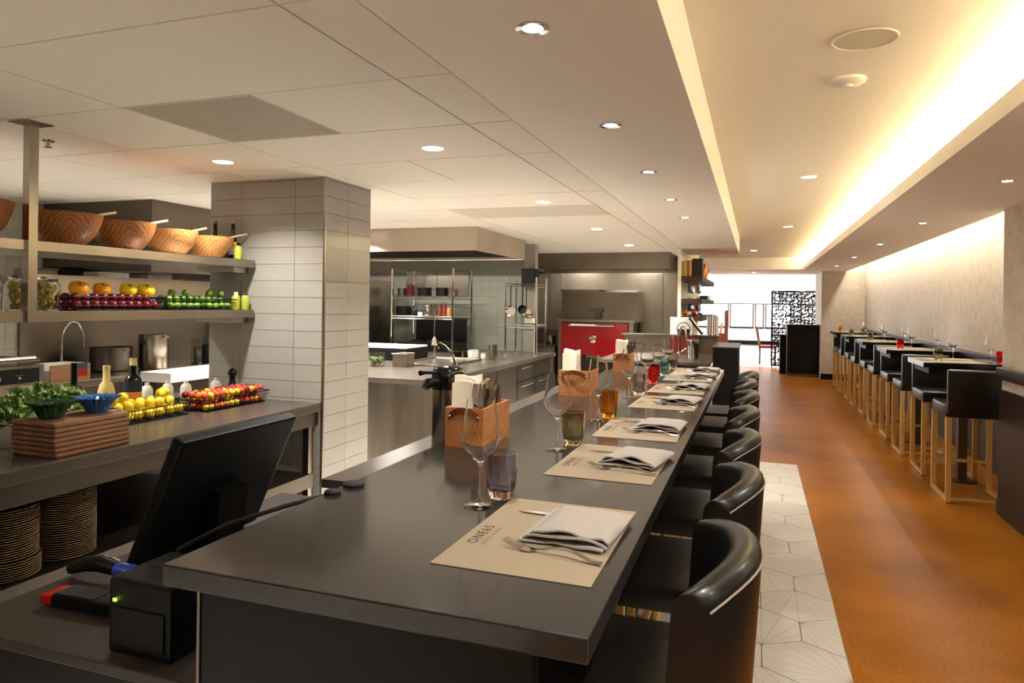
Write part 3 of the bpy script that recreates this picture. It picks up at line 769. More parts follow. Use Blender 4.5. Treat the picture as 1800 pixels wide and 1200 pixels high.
# ================================================================== PASS COUNTER ON THE LEFT
ZL = 0.90
pc = thing('pass_counter', 'long stone topped pass counter holding fruit baskets and plates', 'counter')
MB().box(-3.62, -2.475, -0.6, 3.6, ZL - 0.05, ZL - 0.0005, 0.003).build('counter_top', 'quartz_left', pc)
box('rail', 'steel_dark', -2.52, -2.495, -0.6, 3.6, ZL - 0.135, ZL - 0.05, pc)
box('lower_shelf', 'steel_dark', -3.55, -2.50, -0.6, 3.56, 0.455, 0.4775, pc)
MB().box(-2.512, -2.496, -0.6, 3.56, 0.40, 0.482).build('shelf_lip', 'steel_dark', pc)
box('back_panel', 'steel_dark', -3.58, -3.56, -0.6, 3.6, 0.1, ZL - 0.05, pc)
for y in (-0.55, 2.62, 3.52): box('leg', 'steel', -2.545, -2.505, y, y + 0.05, 0.0, ZL - 0.135, pc)
box('base_shelf', 'steel_dark', -3.55, -2.55, -0.6, 3.56, 0.1, 0.12, pc)

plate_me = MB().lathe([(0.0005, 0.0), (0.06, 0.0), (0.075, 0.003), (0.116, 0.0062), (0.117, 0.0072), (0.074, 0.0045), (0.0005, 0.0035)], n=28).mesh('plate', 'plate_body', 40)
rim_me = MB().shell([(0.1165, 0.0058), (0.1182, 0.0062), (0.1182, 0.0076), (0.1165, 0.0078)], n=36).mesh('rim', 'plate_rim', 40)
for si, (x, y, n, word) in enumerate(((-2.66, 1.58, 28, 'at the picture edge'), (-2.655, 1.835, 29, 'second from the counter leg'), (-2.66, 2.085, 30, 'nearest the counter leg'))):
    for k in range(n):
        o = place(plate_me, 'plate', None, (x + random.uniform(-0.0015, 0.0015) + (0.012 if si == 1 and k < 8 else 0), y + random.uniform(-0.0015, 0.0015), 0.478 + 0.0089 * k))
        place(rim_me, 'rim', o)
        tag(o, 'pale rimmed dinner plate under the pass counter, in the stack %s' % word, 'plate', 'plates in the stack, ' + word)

# hanging shelves
sh = thing('hanging_shelf', 'two tier stainless shelf hung from the ceiling over the pass counter', 'shelf')
for zt in (1.765, 1.455):
    MB().box(-3.42, -2.97, 0.2, 3.592, zt - 0.048, zt - 0.0005, 0.003).build('shelf_board', 'steel', sh)
    box('bracket', 'steel', -3.30, -3.02, 3.46, 3.59, zt - 0.082, zt - 0.048, sh)
for y in (2.16, 0.3):
    box('post', 'steel', -2.995, -2.955, y - 0.02, y + 0.02, 1.407, ZC, sh)
    box('ceiling_plate', 'steel', -3.035, -2.915, y - 0.06, y + 0.06, ZC - 0.004, ZC, sh)
    box('post', 'steel', -3.40, -3.36, y - 0.02, y + 0.02, 1.407, ZC, sh)

def bowl(label, y, rr, hh, material, ang):
    t = thing('wooden_bowl', label, 'bowl', (-3.14, y, 1.765), 0, 'wooden salad bowls on the top shelf')
    k = rr; out = [(0.0005, 0.0), (0.45 * k, 0.0), (0.62 * k, 0.02), (0.82 * k, 0.06), (0.95 * k, 0.11 * hh / 0.15), (k, hh)]
    inn = [(k - 0.009, hh), (0.93 * k - 0.009, 0.11 * hh / 0.15), (0.78 * k, 0.065), (0.5 * k, 0.025), (0.0005, 0.02)]
    MB().lathe(out + inn, n=36).build('bowl_body', material, t, 40)
    o = MB().tube([(-0.02, 0.0, 0.05), (0.0, rr * 0.8, hh + 0.004), (0.02, rr + 0.085, hh + 0.036)], [0.006, 0.006, 0.007], 8).build('wooden_spoon', 'spoon_wood', None, 40, (-3.14, y, 1.765), (0, 0, ang))
    tag(o, 'pale spoon in the ' + label, 'spoon', 'wooden spoons in the bowls')
bowl('leftmost wooden salad bowl at the picture edge', 2.01, 0.165, 0.16, 'bowl_wood', 0.1)
bowl('large dark grained wooden salad bowl beside the shelf post', 2.445, 0.165, 0.152, 'bowl_wood', -0.1)
bowl('reddish wooden salad bowl, second right of the shelf post', 2.775, 0.158, 0.148, 'bowl_wood', -0.15)
bowl('pale wooden salad bowl, third right of the shelf post', 3.086, 0.149, 0.138, 'bowl_wood_pale', -0.1)
bowl('smallest pale wooden salad bowl next to the oil bottles', 3.385, 0.143, 0.128, 'bowl_wood_pale', -0.45)

def bottle(name, label, cat, loc, prof, material, cap=None, capmat='cork', lab=None, group=None, n=20):
    t = thing(name, label, cat, loc, 0, group)
    MB().lathe(prof, n=n).build('bottle_body', material, t, 40)
    if cap: MB().lathe([(cap[0], cap[1]), (cap[0], cap[2])], n=n).build('cap', capmat, t, 40)
    for (r, z0, z1, m_, a0, a1) in (lab or ()):
        vs = []; fs = []; N = 12
        for i in range(N + 1):
            a = a0 + (a1 - a0) * i / N
            for rr_ in (r, r + 0.0008):
                for z in (z0, z1): vs.append((rr_ * math.cos(a), rr_ * math.sin(a), z))
        for i in range(N):
            a, b = i * 4, i * 4 + 4
            fs += [(a + 2, b + 2, b + 3, a + 3), (a, a + 1, b + 1, b), (a + 1, a + 3, b + 3, b + 1), (a, b, b + 2, a + 2)]
        fs += [(0, 2, 3, 1), (N * 4, N * 4 + 1, N * 4 + 3, N * 4 + 2)]
        MB()._add(vs, fs).build('paper_label', m_, t, 30)
    return t
slim = [(0.0005, 0.0), (0.026, 0.0), (0.027, 0.004), (0.027, 0.115), (0.022, 0.135), (0.012, 0.152), (0.0115, 0.225), (0.013, 0.228), (0.0005, 0.229)]
FR = (-2.4, 0.4)
bottle('oil_bottle', 'slim dark oil bottle with brown cork behind the smallest bowl', 'bottle', (-3.24, 3.545, 1.765), slim, 'oil_dark', (0.012, 0.229, 0.247), 'copper', group='oil bottles on the top shelf')
bottle('oil_bottle', 'slim dark oil bottle with pale cork and orange label on the top shelf', 'bottle', (-3.11, 3.555, 1.765), slim, 'oil_dark', (0.012, 0.229, 0.247), 'cork', ((0.0275, 0.03, 0.11, 'label_white', *FR), (0.0278, 0.085, 0.112, 'label_orange', *FR)), group='oil bottles on the top shelf')
bottle('spray_tin', 'lime green tin beside the dark oil bottles on the top shelf', 'tin', (-3.03, 3.51, 1.765), [(0.0005, 0.0), (0.023, 0.0), (0.024, 0.003), (0.024, 0.07), (0.012, 0.085), (0.0005, 0.086)], 'label_lime', (0.009, 0.086, 0.105), 'black_plastic')

# jars of pickles
def jar(label, y, filling, x=-3.075):
    t = thing('pickle_jar', label, 'jar', (x, y, 1.455), 0.3, 'preserving jars on the lower shelf')
    out = [(0.0005, 0.0), (0.046, 0.0), (0.05, 0.006), (0.051, 0.115), (0.046, 0.128), (0.041, 0.133), (0.041, 0.152)]
    inn = [(0.0385, 0.152), (0.0385, 0.133), (0.0435, 0.127), (0.0485, 0.114), (0.0475, 0.008), (0.0005, 0.006)]
    MB().lathe(out + inn, n=24).build('jar_glass', 'glass_thin', t, 40)
    mb = MB(); rnd = random.Random(y)
    for k in range(70):
        a = rnd.uniform(0, 6.28); r = rnd.uniform(0.012, 0.036); s_ = rnd.uniform(0.007, 0.011)
        mb.ball(s_, (r * math.cos(a), r * math.sin(a), 0.018 + 0.104 * k / 70), 7, 5, 1, 1, rnd.uniform(0.6, 1.5))
    f = mb.build('pickles', filling, t, 60); f['kind'] = 'stuff'
    MB().shell([(0.042, 0.146), (0.044, 0.148), (0.044, 0.153), (0.042, 0.155)], n=24).build('seal_ring', 'chrome', t, 40)
jar('preserving jar of brownish pickles at the picture edge', 2.055, 'pickle_brown')
jar('preserving jar of pickled green rings just left of the shelf post', 2.185, 'pickle')
jar('preserving jar of pickled green chunks just right of the shelf post', 2.305, 'pickle', -3.06)

# wire baskets
def basket(label, x0, x1, y0, y1, z, hh, cell):
    t = thing('wire_basket', label, 'basket', ((x0 + x1) / 2, (y0 + y1) / 2, z), 0, 'black wire baskets')
    w, l = (x1 - x0) / 2, (y1 - y0) / 2; f = 0.9
    mb = MB()
    def seg(a, b, r=0.0013): mb.tube([a, b], r, 4)
    nz = max(2, int(hh / cell)); ny = int(2 * l / cell); nx = int(2 * w / cell)
    for i in range(ny + 1):
        y = -l + 2 * l * i / ny
        for s in (-1, 1): seg((s * w * f, y * f, 0.004), (s * w, y, hh))
    for i in range(nx + 1):
        x = -w + 2 * w * i / nx
        for s in (-1, 1): seg((x * f, s * l * f, 0.004), (x, s * l, hh))
    for k in range(nz):
        q = k / nz; a = f + (1 - f) * q; zz = 0.004 + (hh - 0.004) * q
        for s in (-1, 1): seg((s * w * a, -l * a, zz), (s * w * a, l * a, zz)); seg((-w * a, s * l * a, zz), (w * a, s * l * a, zz))
    mb.build('wire_mesh', 'black_plastic', t)
    MB().tube([(-w, -l, hh), (w, -l, hh), (w, l, hh), (-w, l, hh), (-w, -l, hh)], 0.003, 6, cap=False).build('rim', 'black_plastic', t)
    MB().box(-w * f, w * f, -l * f, l * f, 0.0, 0.003).build('bottom_sheet', 'black_plastic', t)
    return t
round_me = {}
def fruit(name, label, cat, group, loc, r, material, shape='round', calyx=False):
    key = (material, shape)
    if key not in round_me:
        mb = MB()
        if shape == 'lemon': mb.lathe([(1e-5, -1.22), (0.12, -1.18), (0.45, -0.95), (0.85, -0.5), (1.0, 0.0), (0.85, 0.5), (0.45, 0.95), (0.12, 1.2), (1e-5, 1.25)], n=12)
        elif shape == 'tomato': mb.lathe([(1e-5, -0.72), (0.5, -0.74), (0.9, -0.45), (1.04, 0.0), (0.92, 0.45), (0.55, 0.68), (0.2, 0.64), (1e-5, 0.56)], n=18, wob=0.03, k=5)
        else: mb.lathe([(1e-5, -0.9), (0.5, -0.84), (0.9, -0.4), (1.0, 0.05), (0.85, 0.55), (0.45, 0.86), (0.15, 0.84), (1e-5, 0.74)], n=12)
        round_me[key] = mb.mesh(name, material, 80)
    o = place(round_me[key], name, None, loc, (random.uniform(0, 3), random.uniform(0, 3), 0) if not calyx else (0.25, 0.55, 0)); o.scale = (r * 0.95, r * 0.95, r * 0.95) if shape != 'lemon' else (r * 0.84, r * 0.84, r * 0.84)
    tag(o, label, cat, group)
    if calyx:
        cm = MB()
        for q in range(5):
            a = q * 1.2566
            cm._add([(0.06 * math.cos(a + 1.2), 0.06 * math.sin(a + 1.2), 0.62), (0.42 * math.cos(a), 0.42 * math.sin(a), 0.76), (0.06 * math.cos(a - 1.2), 0.06 * math.sin(a - 1.2), 0.62), (0.1 * math.cos(a), 0.1 * math.sin(a), 0.7)], [(0, 1, 3), (3, 1, 2), (0, 2, 1)])
        cm.tube([(0, 0, 0.6), (0.05, 0.02, 0.82)], 0.06, 6)
        cm.build('calyx', 'calyx', o)
    return o
def fill(x0, x1, y0, y1, z, r, layers, make):
    for k in range(layers):
        nx = max(1, int((x1 - x0 - 2 * r) / (2 * r * 0.98)) + 1); ny = max(1, int((y1 - y0 - 2 * r) / (2 * r * 0.98)) + 1)
        if k % 2: nx = max(1, nx - 1); ny = max(1, ny - 1)
        for i in range(nx):
            for j in range(ny):
                sx = (x1 - x0 - 2 * r) / max(1, nx - 1) if not k % 2 else (x1 - x0 - 2 * r) / nx
                sy = (y1 - y0 - 2 * r) / max(1, ny - 1) if not k % 2 else (y1 - y0 - 2 * r) / ny
                x = x0 + r + (i + 0.5 * (k % 2)) * sx; y = y0 + r + (j + 0.5 * (k % 2)) * sy
                if nx == 1: x = (x0 + x1) / 2
                make(x + random.uniform(-0.002, 0.002), y + random.uniform(-0.002, 0.002), z + 0.004 + r * 0.9 + k * r * 1.5)
basket('black wire basket of small red fruit on the lower shelf', -3.195, -2.985, 2.375, 2.915, 1.455, 0.068, 0.02)
fill(-3.18, -3.0, 2.395, 2.895, 1.455, 0.0245, 2, lambda x, y, z: fruit('red_fruit', 'small dark red fruit in the wire basket on the lower shelf', 'fruit', 'red fruit in the shelf basket', (x, y, z), 0.0245, 'red_fruit'))
for y, m_, n_ in ((2.475, 'orange_tomato', 'left orange heirloom tomato with green calyx on the red fruit'), (2.60, 'orange_tomato', 'right, smaller orange heirloom tomato with green calyx on the red fruit'), (2.755, 'yellow_tomato', 'left yellow heirloom tomato on top of the red fruit'), (2.865, 'yellow_tomato', 'right, larger yellow heirloom tomato on top of the red fruit')):
    fruit('heirloom_tomato', n_, 'tomato', 'heirloom tomatoes on the shelf basket', (-3.075, y, 1.455 + 0.105), 0.047 if 'larger' in n_ or 'left orange' in n_ else 0.043, m_, 'tomato', True)
basket('black wire basket of limes on the lower shelf', -3.195, -2.985, 2.935, 3.46, 1.455, 0.062, 0.02)
fill(-3.18, -3.0, 2.955, 3.44, 1.455, 0.0235, 2, lambda x, y, z: fruit('lime', 'green lime in the wire basket on the lower shelf', 'lime', 'limes in the shelf basket', (x, y, z), 0.0235, random.choice(('lime', 'lime', 'lime_dark')), 'lemon'))
for y in (3.03, 3.12, 3.3, 3.39):
    fruit('lime', 'green lime in the wire basket on the lower shelf', 'lime', 'limes in the shelf basket', (-3.06 + random.uniform(-0.03, 0.02), y, 1.455 + 0.096), 0.0255, 'lime', 'lemon')
spice = [(0.0005, 0.0), (0.024, 0.0), (0.025, 0.003), (0.025, 0.078), (0.018, 0.088), (0.0005, 0.089)]
bottle('squeeze_bottle', 'lime green labelled bottle with white cap next to the limes', 'bottle', (-3.03, 3.495, 1.455), spice, 'label_lime', (0.013, 0.089, 0.108), 'white_plastic')
bottle('squeeze_bottle', 'lime green labelled bottle at the end of the lower shelf', 'bottle', (-3.01, 3.557, 1.455), spice, 'label_lime', (0.014, 0.089, 0.104), 'glass_grey')

# ---- on the counter
hb = None
pan = thing('steel_pan', 'deep stainless pan full of kale on the pass counter', 'pan', (-2.95, 2.22, ZL))
pm_ = MB(); pm_.box(-0.15, 0.15, -0.22, 0.22, 0.0, 0.003)
for a in ((-0.16, -0.155, -0.23, 0.23), (0.155, 0.16, -0.23, 0.23), (-0.16, 0.16, -0.23, -0.225), (-0.16, 0.16, 0.225, 0.23)): pm_.box(*a, 0.0, 0.1)
pm_.build('pan_body', 'steel', pan)
MB().tube([(-0.165, -0.235, 0.1), (0.165, -0.235, 0.1), (0.165, 0.235, 0.1), (-0.165, 0.235, 0.1), (-0.165, -0.235, 0.1)], 0.006, 6, cap=False).build('rim', 'steel', pan)
def kale_leaf(seed):
    rnd = random.Random(seed); vs = []; fs = []; nx, ny = 8, 10; p = rnd.uniform(0, 6)
    for j in range(ny + 1):
        v = j / ny
        for i in range(nx + 1):
            u = 2 * i / nx - 1; w = 0.03 * math.sin(math.pi * min(1, 0.12 + v * 0.85)) ** 0.6
            z = 0.035 * v - 0.05 * v * v + abs(u) ** 1.5 * 0.016 * math.sin(34 * v + p + 3 * u) + 0.010 * u * u
            vs.append((u * w * (1 + 0.12 * math.sin(29 * v + p)), -0.02 + 0.085 * v + abs(u) * 0.006 * math.sin(21 * v + 2 * p), z))
    for j in range(ny):
        for i in range(nx):
            a = j * (nx + 1) + i; fs.append((a, a + 1, a + nx + 2, a + nx + 1))
    mb = MB(); n1 = len(vs); mb._add(vs + [(x, y, z - 0.0012) for x, y, z in vs], fs + [tuple(n1 + k for k in f[::-1]) for f in fs])
    return mb.mesh('kale_leaf', 'kale', 40)
KL = [kale_leaf(s) for s in range(5)]
kb = thing('kale_bunch', 'heap of curly green kale leaves piled in the stainless pan', 'kale', (-2.95, 2.22, ZL + 0.02))
for k in range(170):
    a = random.uniform(0, 6.28); r = math.sqrt(random.random())
    x, y = 0.135 * r * math.cos(a), 0.24 * r * math.sin(a); z = 0.065 + 0.135 * (1 - r * r) * random.uniform(0.6, 1.0)
    o = place(random.choice(KL), 'leaf', kb, (x, y, z), (random.uniform(-0.3, 0.9), random.uniform(-0.7, 0.7), random.uniform(0, 6.28))); o.scale = (0.9, 0.9, 0.9)
# dark wooden boards
BW = ['bottom', 'second', 'third', 'fourth', 'fifth', 'sixth', 'topmost']
bd = MB().box(-0.12, 0.12, -0.17, 0.17, 0.0, 0.0190, 0.0085).mesh('cutting_board', 'board_wood')
for k in range(7):
    o = place(bd, 'cutting_board', None, (-2.635 + random.uniform(-0.003, 0.003) - (0.004 if k > 1 else 0), 2.105 + random.uniform(-0.003, 0.003), ZL + 0.0192 * k), (0, 0, random.uniform(-0.012, 0.012)))
    tag(o, '%s dark wooden board in the stack under the glass bowls' % BW[k] + ('' if k in (0, 6) else ', counted from below'), 'cutting board', 'stacked wooden boards')
def petal_bowl(label, loc, material):
    mb = MB(); n = 40; prof = [(0.0005, 0.0), (0.038, 0.0), (0.042, 0.006), (0.05, 0.03), (0.066, 0.052), (0.085, 0.062), (0.084, 0.066), (0.064, 0.057), (0.047, 0.034), (0.036, 0.012), (0.0005, 0.01)]
    vs = []; fs = []; N = len(prof)
    for i in range(n):
        a = 2 * math.pi * i / n
        for j, (r, z) in enumerate(prof):
            wv = 0.075 * (1 if i % 2 else -1) * (0.25 + 0.75 * min(1, z / 0.06)) if r > 0.037 else 0
            z = z + (0.004 if i % 2 and z > 0.055 else 0)
            vs.append((r * (1 + wv) * math.cos(a), r * (1 + wv) * math.sin(a), z))
    for i in range(n):
        for j in range(N - 1): fs.append((i * N + j, ((i + 1) % n) * N + j, ((i + 1) % n) * N + j + 1, i * N + j + 1))
    mb._add(vs, fs); o = mb.build('glass_bowl', material, None, None, loc); return tag(o, label, 'bowl', 'ribbed glass bowls')
petal_bowl('ribbed dark green glass bowl on the stack of boards', (-2.65, 2.02, ZL + 0.1345), 'glass_green_bowl')
petal_bowl('ribbed blue glass bowl on the stack of boards', (-2.62, 2.20, ZL + 0.1345), 'glass_blue_bowl')
# lemons and small mixed fruit
basket('black wire basket of lemons on the pass counter', -3.09, -2.86, 2.50, 2.985, ZL, 0.066, 0.022)
fill(-3.07, -2.885, 2.52, 2.97, ZL, 0.031, 2, lambda x, y, z: fruit('lemon', 'yellow lemon in the wire basket on the pass counter', 'lemon', 'lemons in the counter basket', (x, y, z), 0.031, 'lemon', 'lemon'))
for x, y in ((-2.96, 2.57), (-3.0, 2.66), (-2.97, 2.87), (-3.01, 2.93)): fruit('lemon', 'yellow lemon in the wire basket on the pass counter', 'lemon', 'lemons in the counter basket', (x, y, ZL + 0.117), 0.032, 'lemon', 'lemon')
basket('black wire basket of small red and orange fruit by the tiled column', -3.03, -2.81, 3.02, 3.545, ZL, 0.066, 0.022)
def small_fruit(x, y, z):
    m_, n_ = random.choice((('fruit_pink', 'coral red'), ('red_fruit', 'dark red'), ('fruit_orange', 'orange'), ('fruit_pink', 'coral red'), ('lemon', 'yellow')))
    fruit('mixed_fruit', 'small %s fruit in the basket by the tiled column' % n_, 'fruit', 'small fruit in the counter basket', (x, y, z), 0.0205, m_)
fill(-3.01, -2.83, 3.04, 3.53, ZL, 0.0205, 3, small_fruit)
# bottles behind
wine = [(0.0005, 0.0), (0.042, 0.0), (0.044, 0.004), (0.044, 0.13), (0.036, 0.15), (0.017, 0.165), (0.0155, 0.21), (0.0005, 0.211)]
bottle('oil_bottle', 'square shouldered dark olive oil bottle with gold cap and orange label', 'bottle', (-3.25, 2.95, ZL), wine, 'oil_dark', (0.018, 0.205, 0.238), 'dressing', ((0.0445, 0.03, 0.085, 'label_orange', *FR), (0.0445, 0.085, 0.135, 'label_navy', *FR))).scale = (1.05, 1.05, 1.2)
bottle('dressing_bottle', 'pale yellow dressing bottle with tall neck beside the dark oil bottle', 'bottle', (-3.27, 2.80, ZL), [(0.0005, 0.0), (0.037, 0.0), (0.039, 0.004), (0.039, 0.10), (0.03, 0.13), (0.0175, 0.145), (0.0165, 0.195), (0.0005, 0.196)], 'dressing', (0.0178, 0.196, 0.212), 'spoon_wood', ((0.0395, 0.02, 0.075, 'label_white', *FR),)).scale = (1.05, 1.05, 1.2)
bottle('vinegar_bottle', 'dark bottle with tall black cap and white label behind the kale', 'bottle', (-3.28, 2.62, ZL), [(0.0005, 0.0), (0.043, 0.0), (0.045, 0.004), (0.045, 0.125), (0.04, 0.135), (0.018, 0.142), (0.0005, 0.143)], 'oil_dark', (0.0165, 0.143, 0.232), 'black_gloss', ((0.0455, 0.02, 0.118, 'label_white', *FR),)).scale = (1, 1, 1.22)
sq = [(0.0005, 0.0), (0.03, 0.0), (0.032, 0.003), (0.032, 0.085), (0.024, 0.105), (0.013, 0.112), (0.0005, 0.113)]
for i, (x, y, m_, l_) in enumerate(((-3.33, 3.12, 'squeeze', 'beside the dark oil bottle'), (-3.30, 3.24, 'squeeze', 'middle one behind the lemons'), (-3.22, 3.30, 'squeeze', 'right of the two tallest lemons'), (-3.18, 3.50, 'squeeze_green', 'half filled with green, beside the pepper mill'))):
    bottle('squeeze_bottle', 'white plastic squeeze bottle, ' + l_, 'bottle', (x, y, ZL), sq, 'squeeze', (0.012, 0.113, 0.128), 'white_plastic', ((0.0325, 0.0, 0.05, m_ if m_ != 'squeeze' else 'dressing', -3.1, 3.1),), 'squeeze bottles on the pass counter')
pmill = thing('pepper_mill', 'glossy black turned pepper mill in front of the tiled column', 'pepper mill', (-3.10, 3.555, ZL)); pmill.scale = (1.05, 1.05, 1.1)
MB().lathe([(0.0005, 0.0), (0.026, 0.0), (0.027, 0.01), (0.024, 0.03), (0.027, 0.055), (0.021, 0.085), (0.017, 0.105), (0.02, 0.118), (0.0005, 0.12)], n=24).build('mill_body', 'black_gloss', pmill, 50)
MB().lathe([(0.0005, 0.118), (0.017, 0.12), (0.026, 0.138), (0.024, 0.155), (0.012, 0.166), (0.0005, 0.168)], n=24).build('mill_head', 'black_gloss', pmill, 50)
MB().ball(0.007, (0, 0, 0.173), 10, 6).build('knob', 'chrome', pmill, 40)

# ================================================================== CASH DESK BEHIND THE BAR
sd = thing('service_desk', 'low dark desk with brown top behind the near end of the bar', 'desk')
MB().box(-1.76, -0.95, 1.09, 2.30, 0.735, 0.7596, 0.003).build('desk_top', 'desk_top', sd)
box('front_panel', 'black_panel', -1.74, -0.96, 1.13, 1.15, 0, 0.735, sd); box('side_panel', 'black_panel', -1.74, -1.72, 1.15, 2.28, 0, 0.735, sd)
box('side_panel', 'black_panel', -0.98, -0.96, 1.15, 2.28, 0, 0.735, sd)
sc_ = thing('service_counter', 'dark topped service counter behind the bar beside the tiled column', 'counter')
MB().box(-1.35, -0.955, 1.97, 4.9, 0.90, 0.9296, 0.003).build('counter_top', 'quartz_left', sc_); box('front_panel', 'steel_dark', -1.33, -1.31, 2.34, 4.88, 0, 0.90, sc_)
box('side_panel', 'steel_dark', -1.31, -0.97, 2.34, 2.36, 0, 0.90, sc_); box('side_panel', 'steel_dark', -1.31, -0.97, 4.86, 4.88, 0, 0.90, sc_)
pos = thing('cash_register_screen', 'black touchscreen of the cash register seen from its dark side', 'screen', (-1.55, 1.70, 0.76))
mrot = Matrix.Rotation(math.radians(24), 4, 'Y')
MB().box(-0.02, 0.02, -0.245, 0.245, 0.02, 0.42, 0.008, m=Matrix.Translation((-0.065, 0, 0)) @ mrot).build('screen_housing', 'black_plastic', pos)
MB().box(-0.024, -0.021, -0.225, 0.225, 0.04, 0.40, m=Matrix.Translation((-0.065, 0, 0)) @ mrot).build('screen_glass', 'black_gloss', pos)
box('foot', 'black_plastic', -0.12, 0.14, -0.13, 0.13, 0.0, 0.02, pos)
MB().box(-0.015, 0.03, -0.06, 0.06, 0.015, 0.2, m=Matrix.Translation((0.03, 0, 0)) @ Matrix.Rotation(math.radians(6), 4, 'Y')).build('stand', 'black_plastic', pos)
rp = thing('receipt_printer', 'black receipt printer with a green light on the low desk', 'printer', (-1.22, 1.21, 0.76))
MB().box(-0.085, 0.085, -0.08, 0.09, 0.0, 0.16, 0.008).build('housing', 'black_plastic', rp)
box('front_cover', 'black_plastic', -0.07, 0.07, -0.084, -0.08, 0.02, 0.10, rp); box('power_light', 'led_green', -0.068, -0.060, -0.0845, -0.082, 0.112, 0.118, rp)
box('paper_slot', 'black_rubber', -0.06, 0.06, 0.0, 0.012, 0.16, 0.1615, rp)
ct = thing('card_terminal', 'hand held card terminal with red and blue ends on the low desk', 'card terminal', (-1.52, 1.275, 0.76), 0.05)
MB().box(-0.10, 0.09, -0.035, 0.035, 0.002, 0.034, 0.01).build('housing', 'black_plastic', ct, 40)
MB().box(-0.135, -0.095, -0.036, 0.036, 0.004, 0.03, 0.01).build('red_end', 'terminal_red', ct, 40)
MB().box(-0.09, 0.03, -0.028, 0.028, 0.034, 0.0355).build('keypad', 'black_rubber', ct)
hsn = thing('barcode_handset', 'dark handset with blue plug lying behind the card terminal', 'handset', (-1.65, 1.405, 0.76), 0.1)
MB().tube([(-0.10, 0, 0.02), (-0.05, 0, 0.04), (0.0, 0, 0.045), (0.05, 0, 0.035)], [0.014, 0.02, 0.022, 0.018], 10).build('grip', 'black_plastic', hsn, 50)
MB().tube([(0.05, 0, 0.035), (0.10, 0, 0.03), (0.115, 0, 0.03)], [0.02, 0.022, 0.014], 10).build('blue_plug', 'terminal_blue', hsn, 50)
MB().tube([(-0.05, 0.018, 0.052), (0.0, 0.02, 0.06), (0.045, 0.016, 0.05)], 0.003, 6).build('chrome_strip', 'chrome', hsn, 50)
cab = MB().tube([(-1.52, 1.455, 0.79), (-1.45, 1.42, 0.80), (-1.34, 1.36, 0.90), (-1.2, 1.36, 0.975), (-1.07, 1.42, 1.02), (-0.985, 1.55, 1.035), (-0.965, 1.72, 1.02), (-0.975, 1.86, 0.975), (-0.99, 2.0, 0.936), (-1.0, 2.2, 0.936)], 0.0055, 8).build('power_cable', 'black_rubber', None, 50)
tag(cab, 'dark cable arching along the kitchen edge of the bar', 'cable')
for i, (x, y, rr_) in enumerate(((-0.918, 1.475, 0.026), (-0.925, 1.395, 0.019))):
    o = MB().lathe([(0.0005, 0.0), (rr_, 0.0), (rr_, 0.006), (rr_ * 0.8, 0.009), (0.0005, 0.009)], n=24).build('cable_grommet', 'black_rubber', None, 40, (x, y, ZT))
    tag(o, ('larger' if i == 0 else 'smaller') + ' dark round cover at the kitchen edge of the bar', 'cable cover')

# vacuum jug
vj = thing('vacuum_jug', 'stainless pump vacuum jug with black top behind the bar', 'jug', (-1.15, 2.53, 0.93), math.radians(35)); vj.scale = (1, 1, 0.88)
MB().lathe([(0.0005, 0.0), (0.060, 0.0), (0.063, 0.006), (0.063, 0.285), (0.0005, 0.286)], n=32).build('jug_body', 'steel', vj, 40)
MB().lathe([(0.066, 0.28), (0.067, 0.30), (0.066, 0.355), (0.058, 0.375), (0.045, 0.385), (0.0005, 0.388)], n=32).build('jug_top', 'black_gloss', vj, 40)
MB().tube([(-0.04, -0.03, 0.315), (-0.09, -0.068, 0.315), (-0.105, -0.08, 0.295)], [0.022, 0.022, 0.014], 12).build('spout', 'black_plastic', vj, 40)
MB().tube([(-0.05, -0.035, 0.355), (-0.10, -0.075, 0.362), (-0.125, -0.093, 0.362)], [0.006, 0.008, 0.012], 8).build('lever', 'black_plastic', vj, 40)
MB().tube([(0.04, 0.03, 0.37), (0.02, 0.015, 0.43), (-0.02, -0.02, 0.475), (-0.045, -0.04, 0.49)], 0.005, 8).build('handle', 'chrome', vj, 40)

# ================================================================== KITCHEN ISLAND
isl = thing('kitchen_island', 'stainless kitchen counter with dark top beyond the tiled column', 'counter')
MB().box(-4.36, -2.38, 4.98, 8.5, ZL - 0.045, ZL - 0.0005, 0.003).build('counter_top', 'quartz_left', isl)
box('end_panel', 'steel_island', -4.34, -2.42, 5.02, 5.04, 0.08, ZL - 0.045, isl)
box('plinth', 'black_panel', -4.32, -2.5, 5.06, 8.45, 0.0, 0.08, isl)
box('cabinet_body', 'black_panel', -4.32, -2.46, 5.04, 8.46, 0.08, ZL - 0.045, isl)
for i, (a, b, kind) in enumerate(((5.06, 5.8, 'd'), (5.82, 6.5, 'd'), (6.52, 7.12, 'd'), (7.14, 7.76, 'w'), (7.78, 8.42, 'w'))):
    if kind == 'w':
        dr = box('drawer', 'steel_island', -2.46, -2.43, a, b, 0.66, 0.84, isl); MB().tube([(-2.42, a + 0.1, 0.80), (-2.42, b - 0.1, 0.80)], 0.007, 8).build('handle', 'chrome', dr)
        dr = box('door', 'steel_island', -2.46, -2.43, a, b, 0.10, 0.65, isl); MB().tube([(-2.42, a + 0.1, 0.6), (-2.42, b - 0.1, 0.6)], 0.007, 8).build('handle', 'chrome', dr)
    else:
        box('door', 'steel_dark', -2.46, -2.43, a, b, 0.10, 0.84, isl)
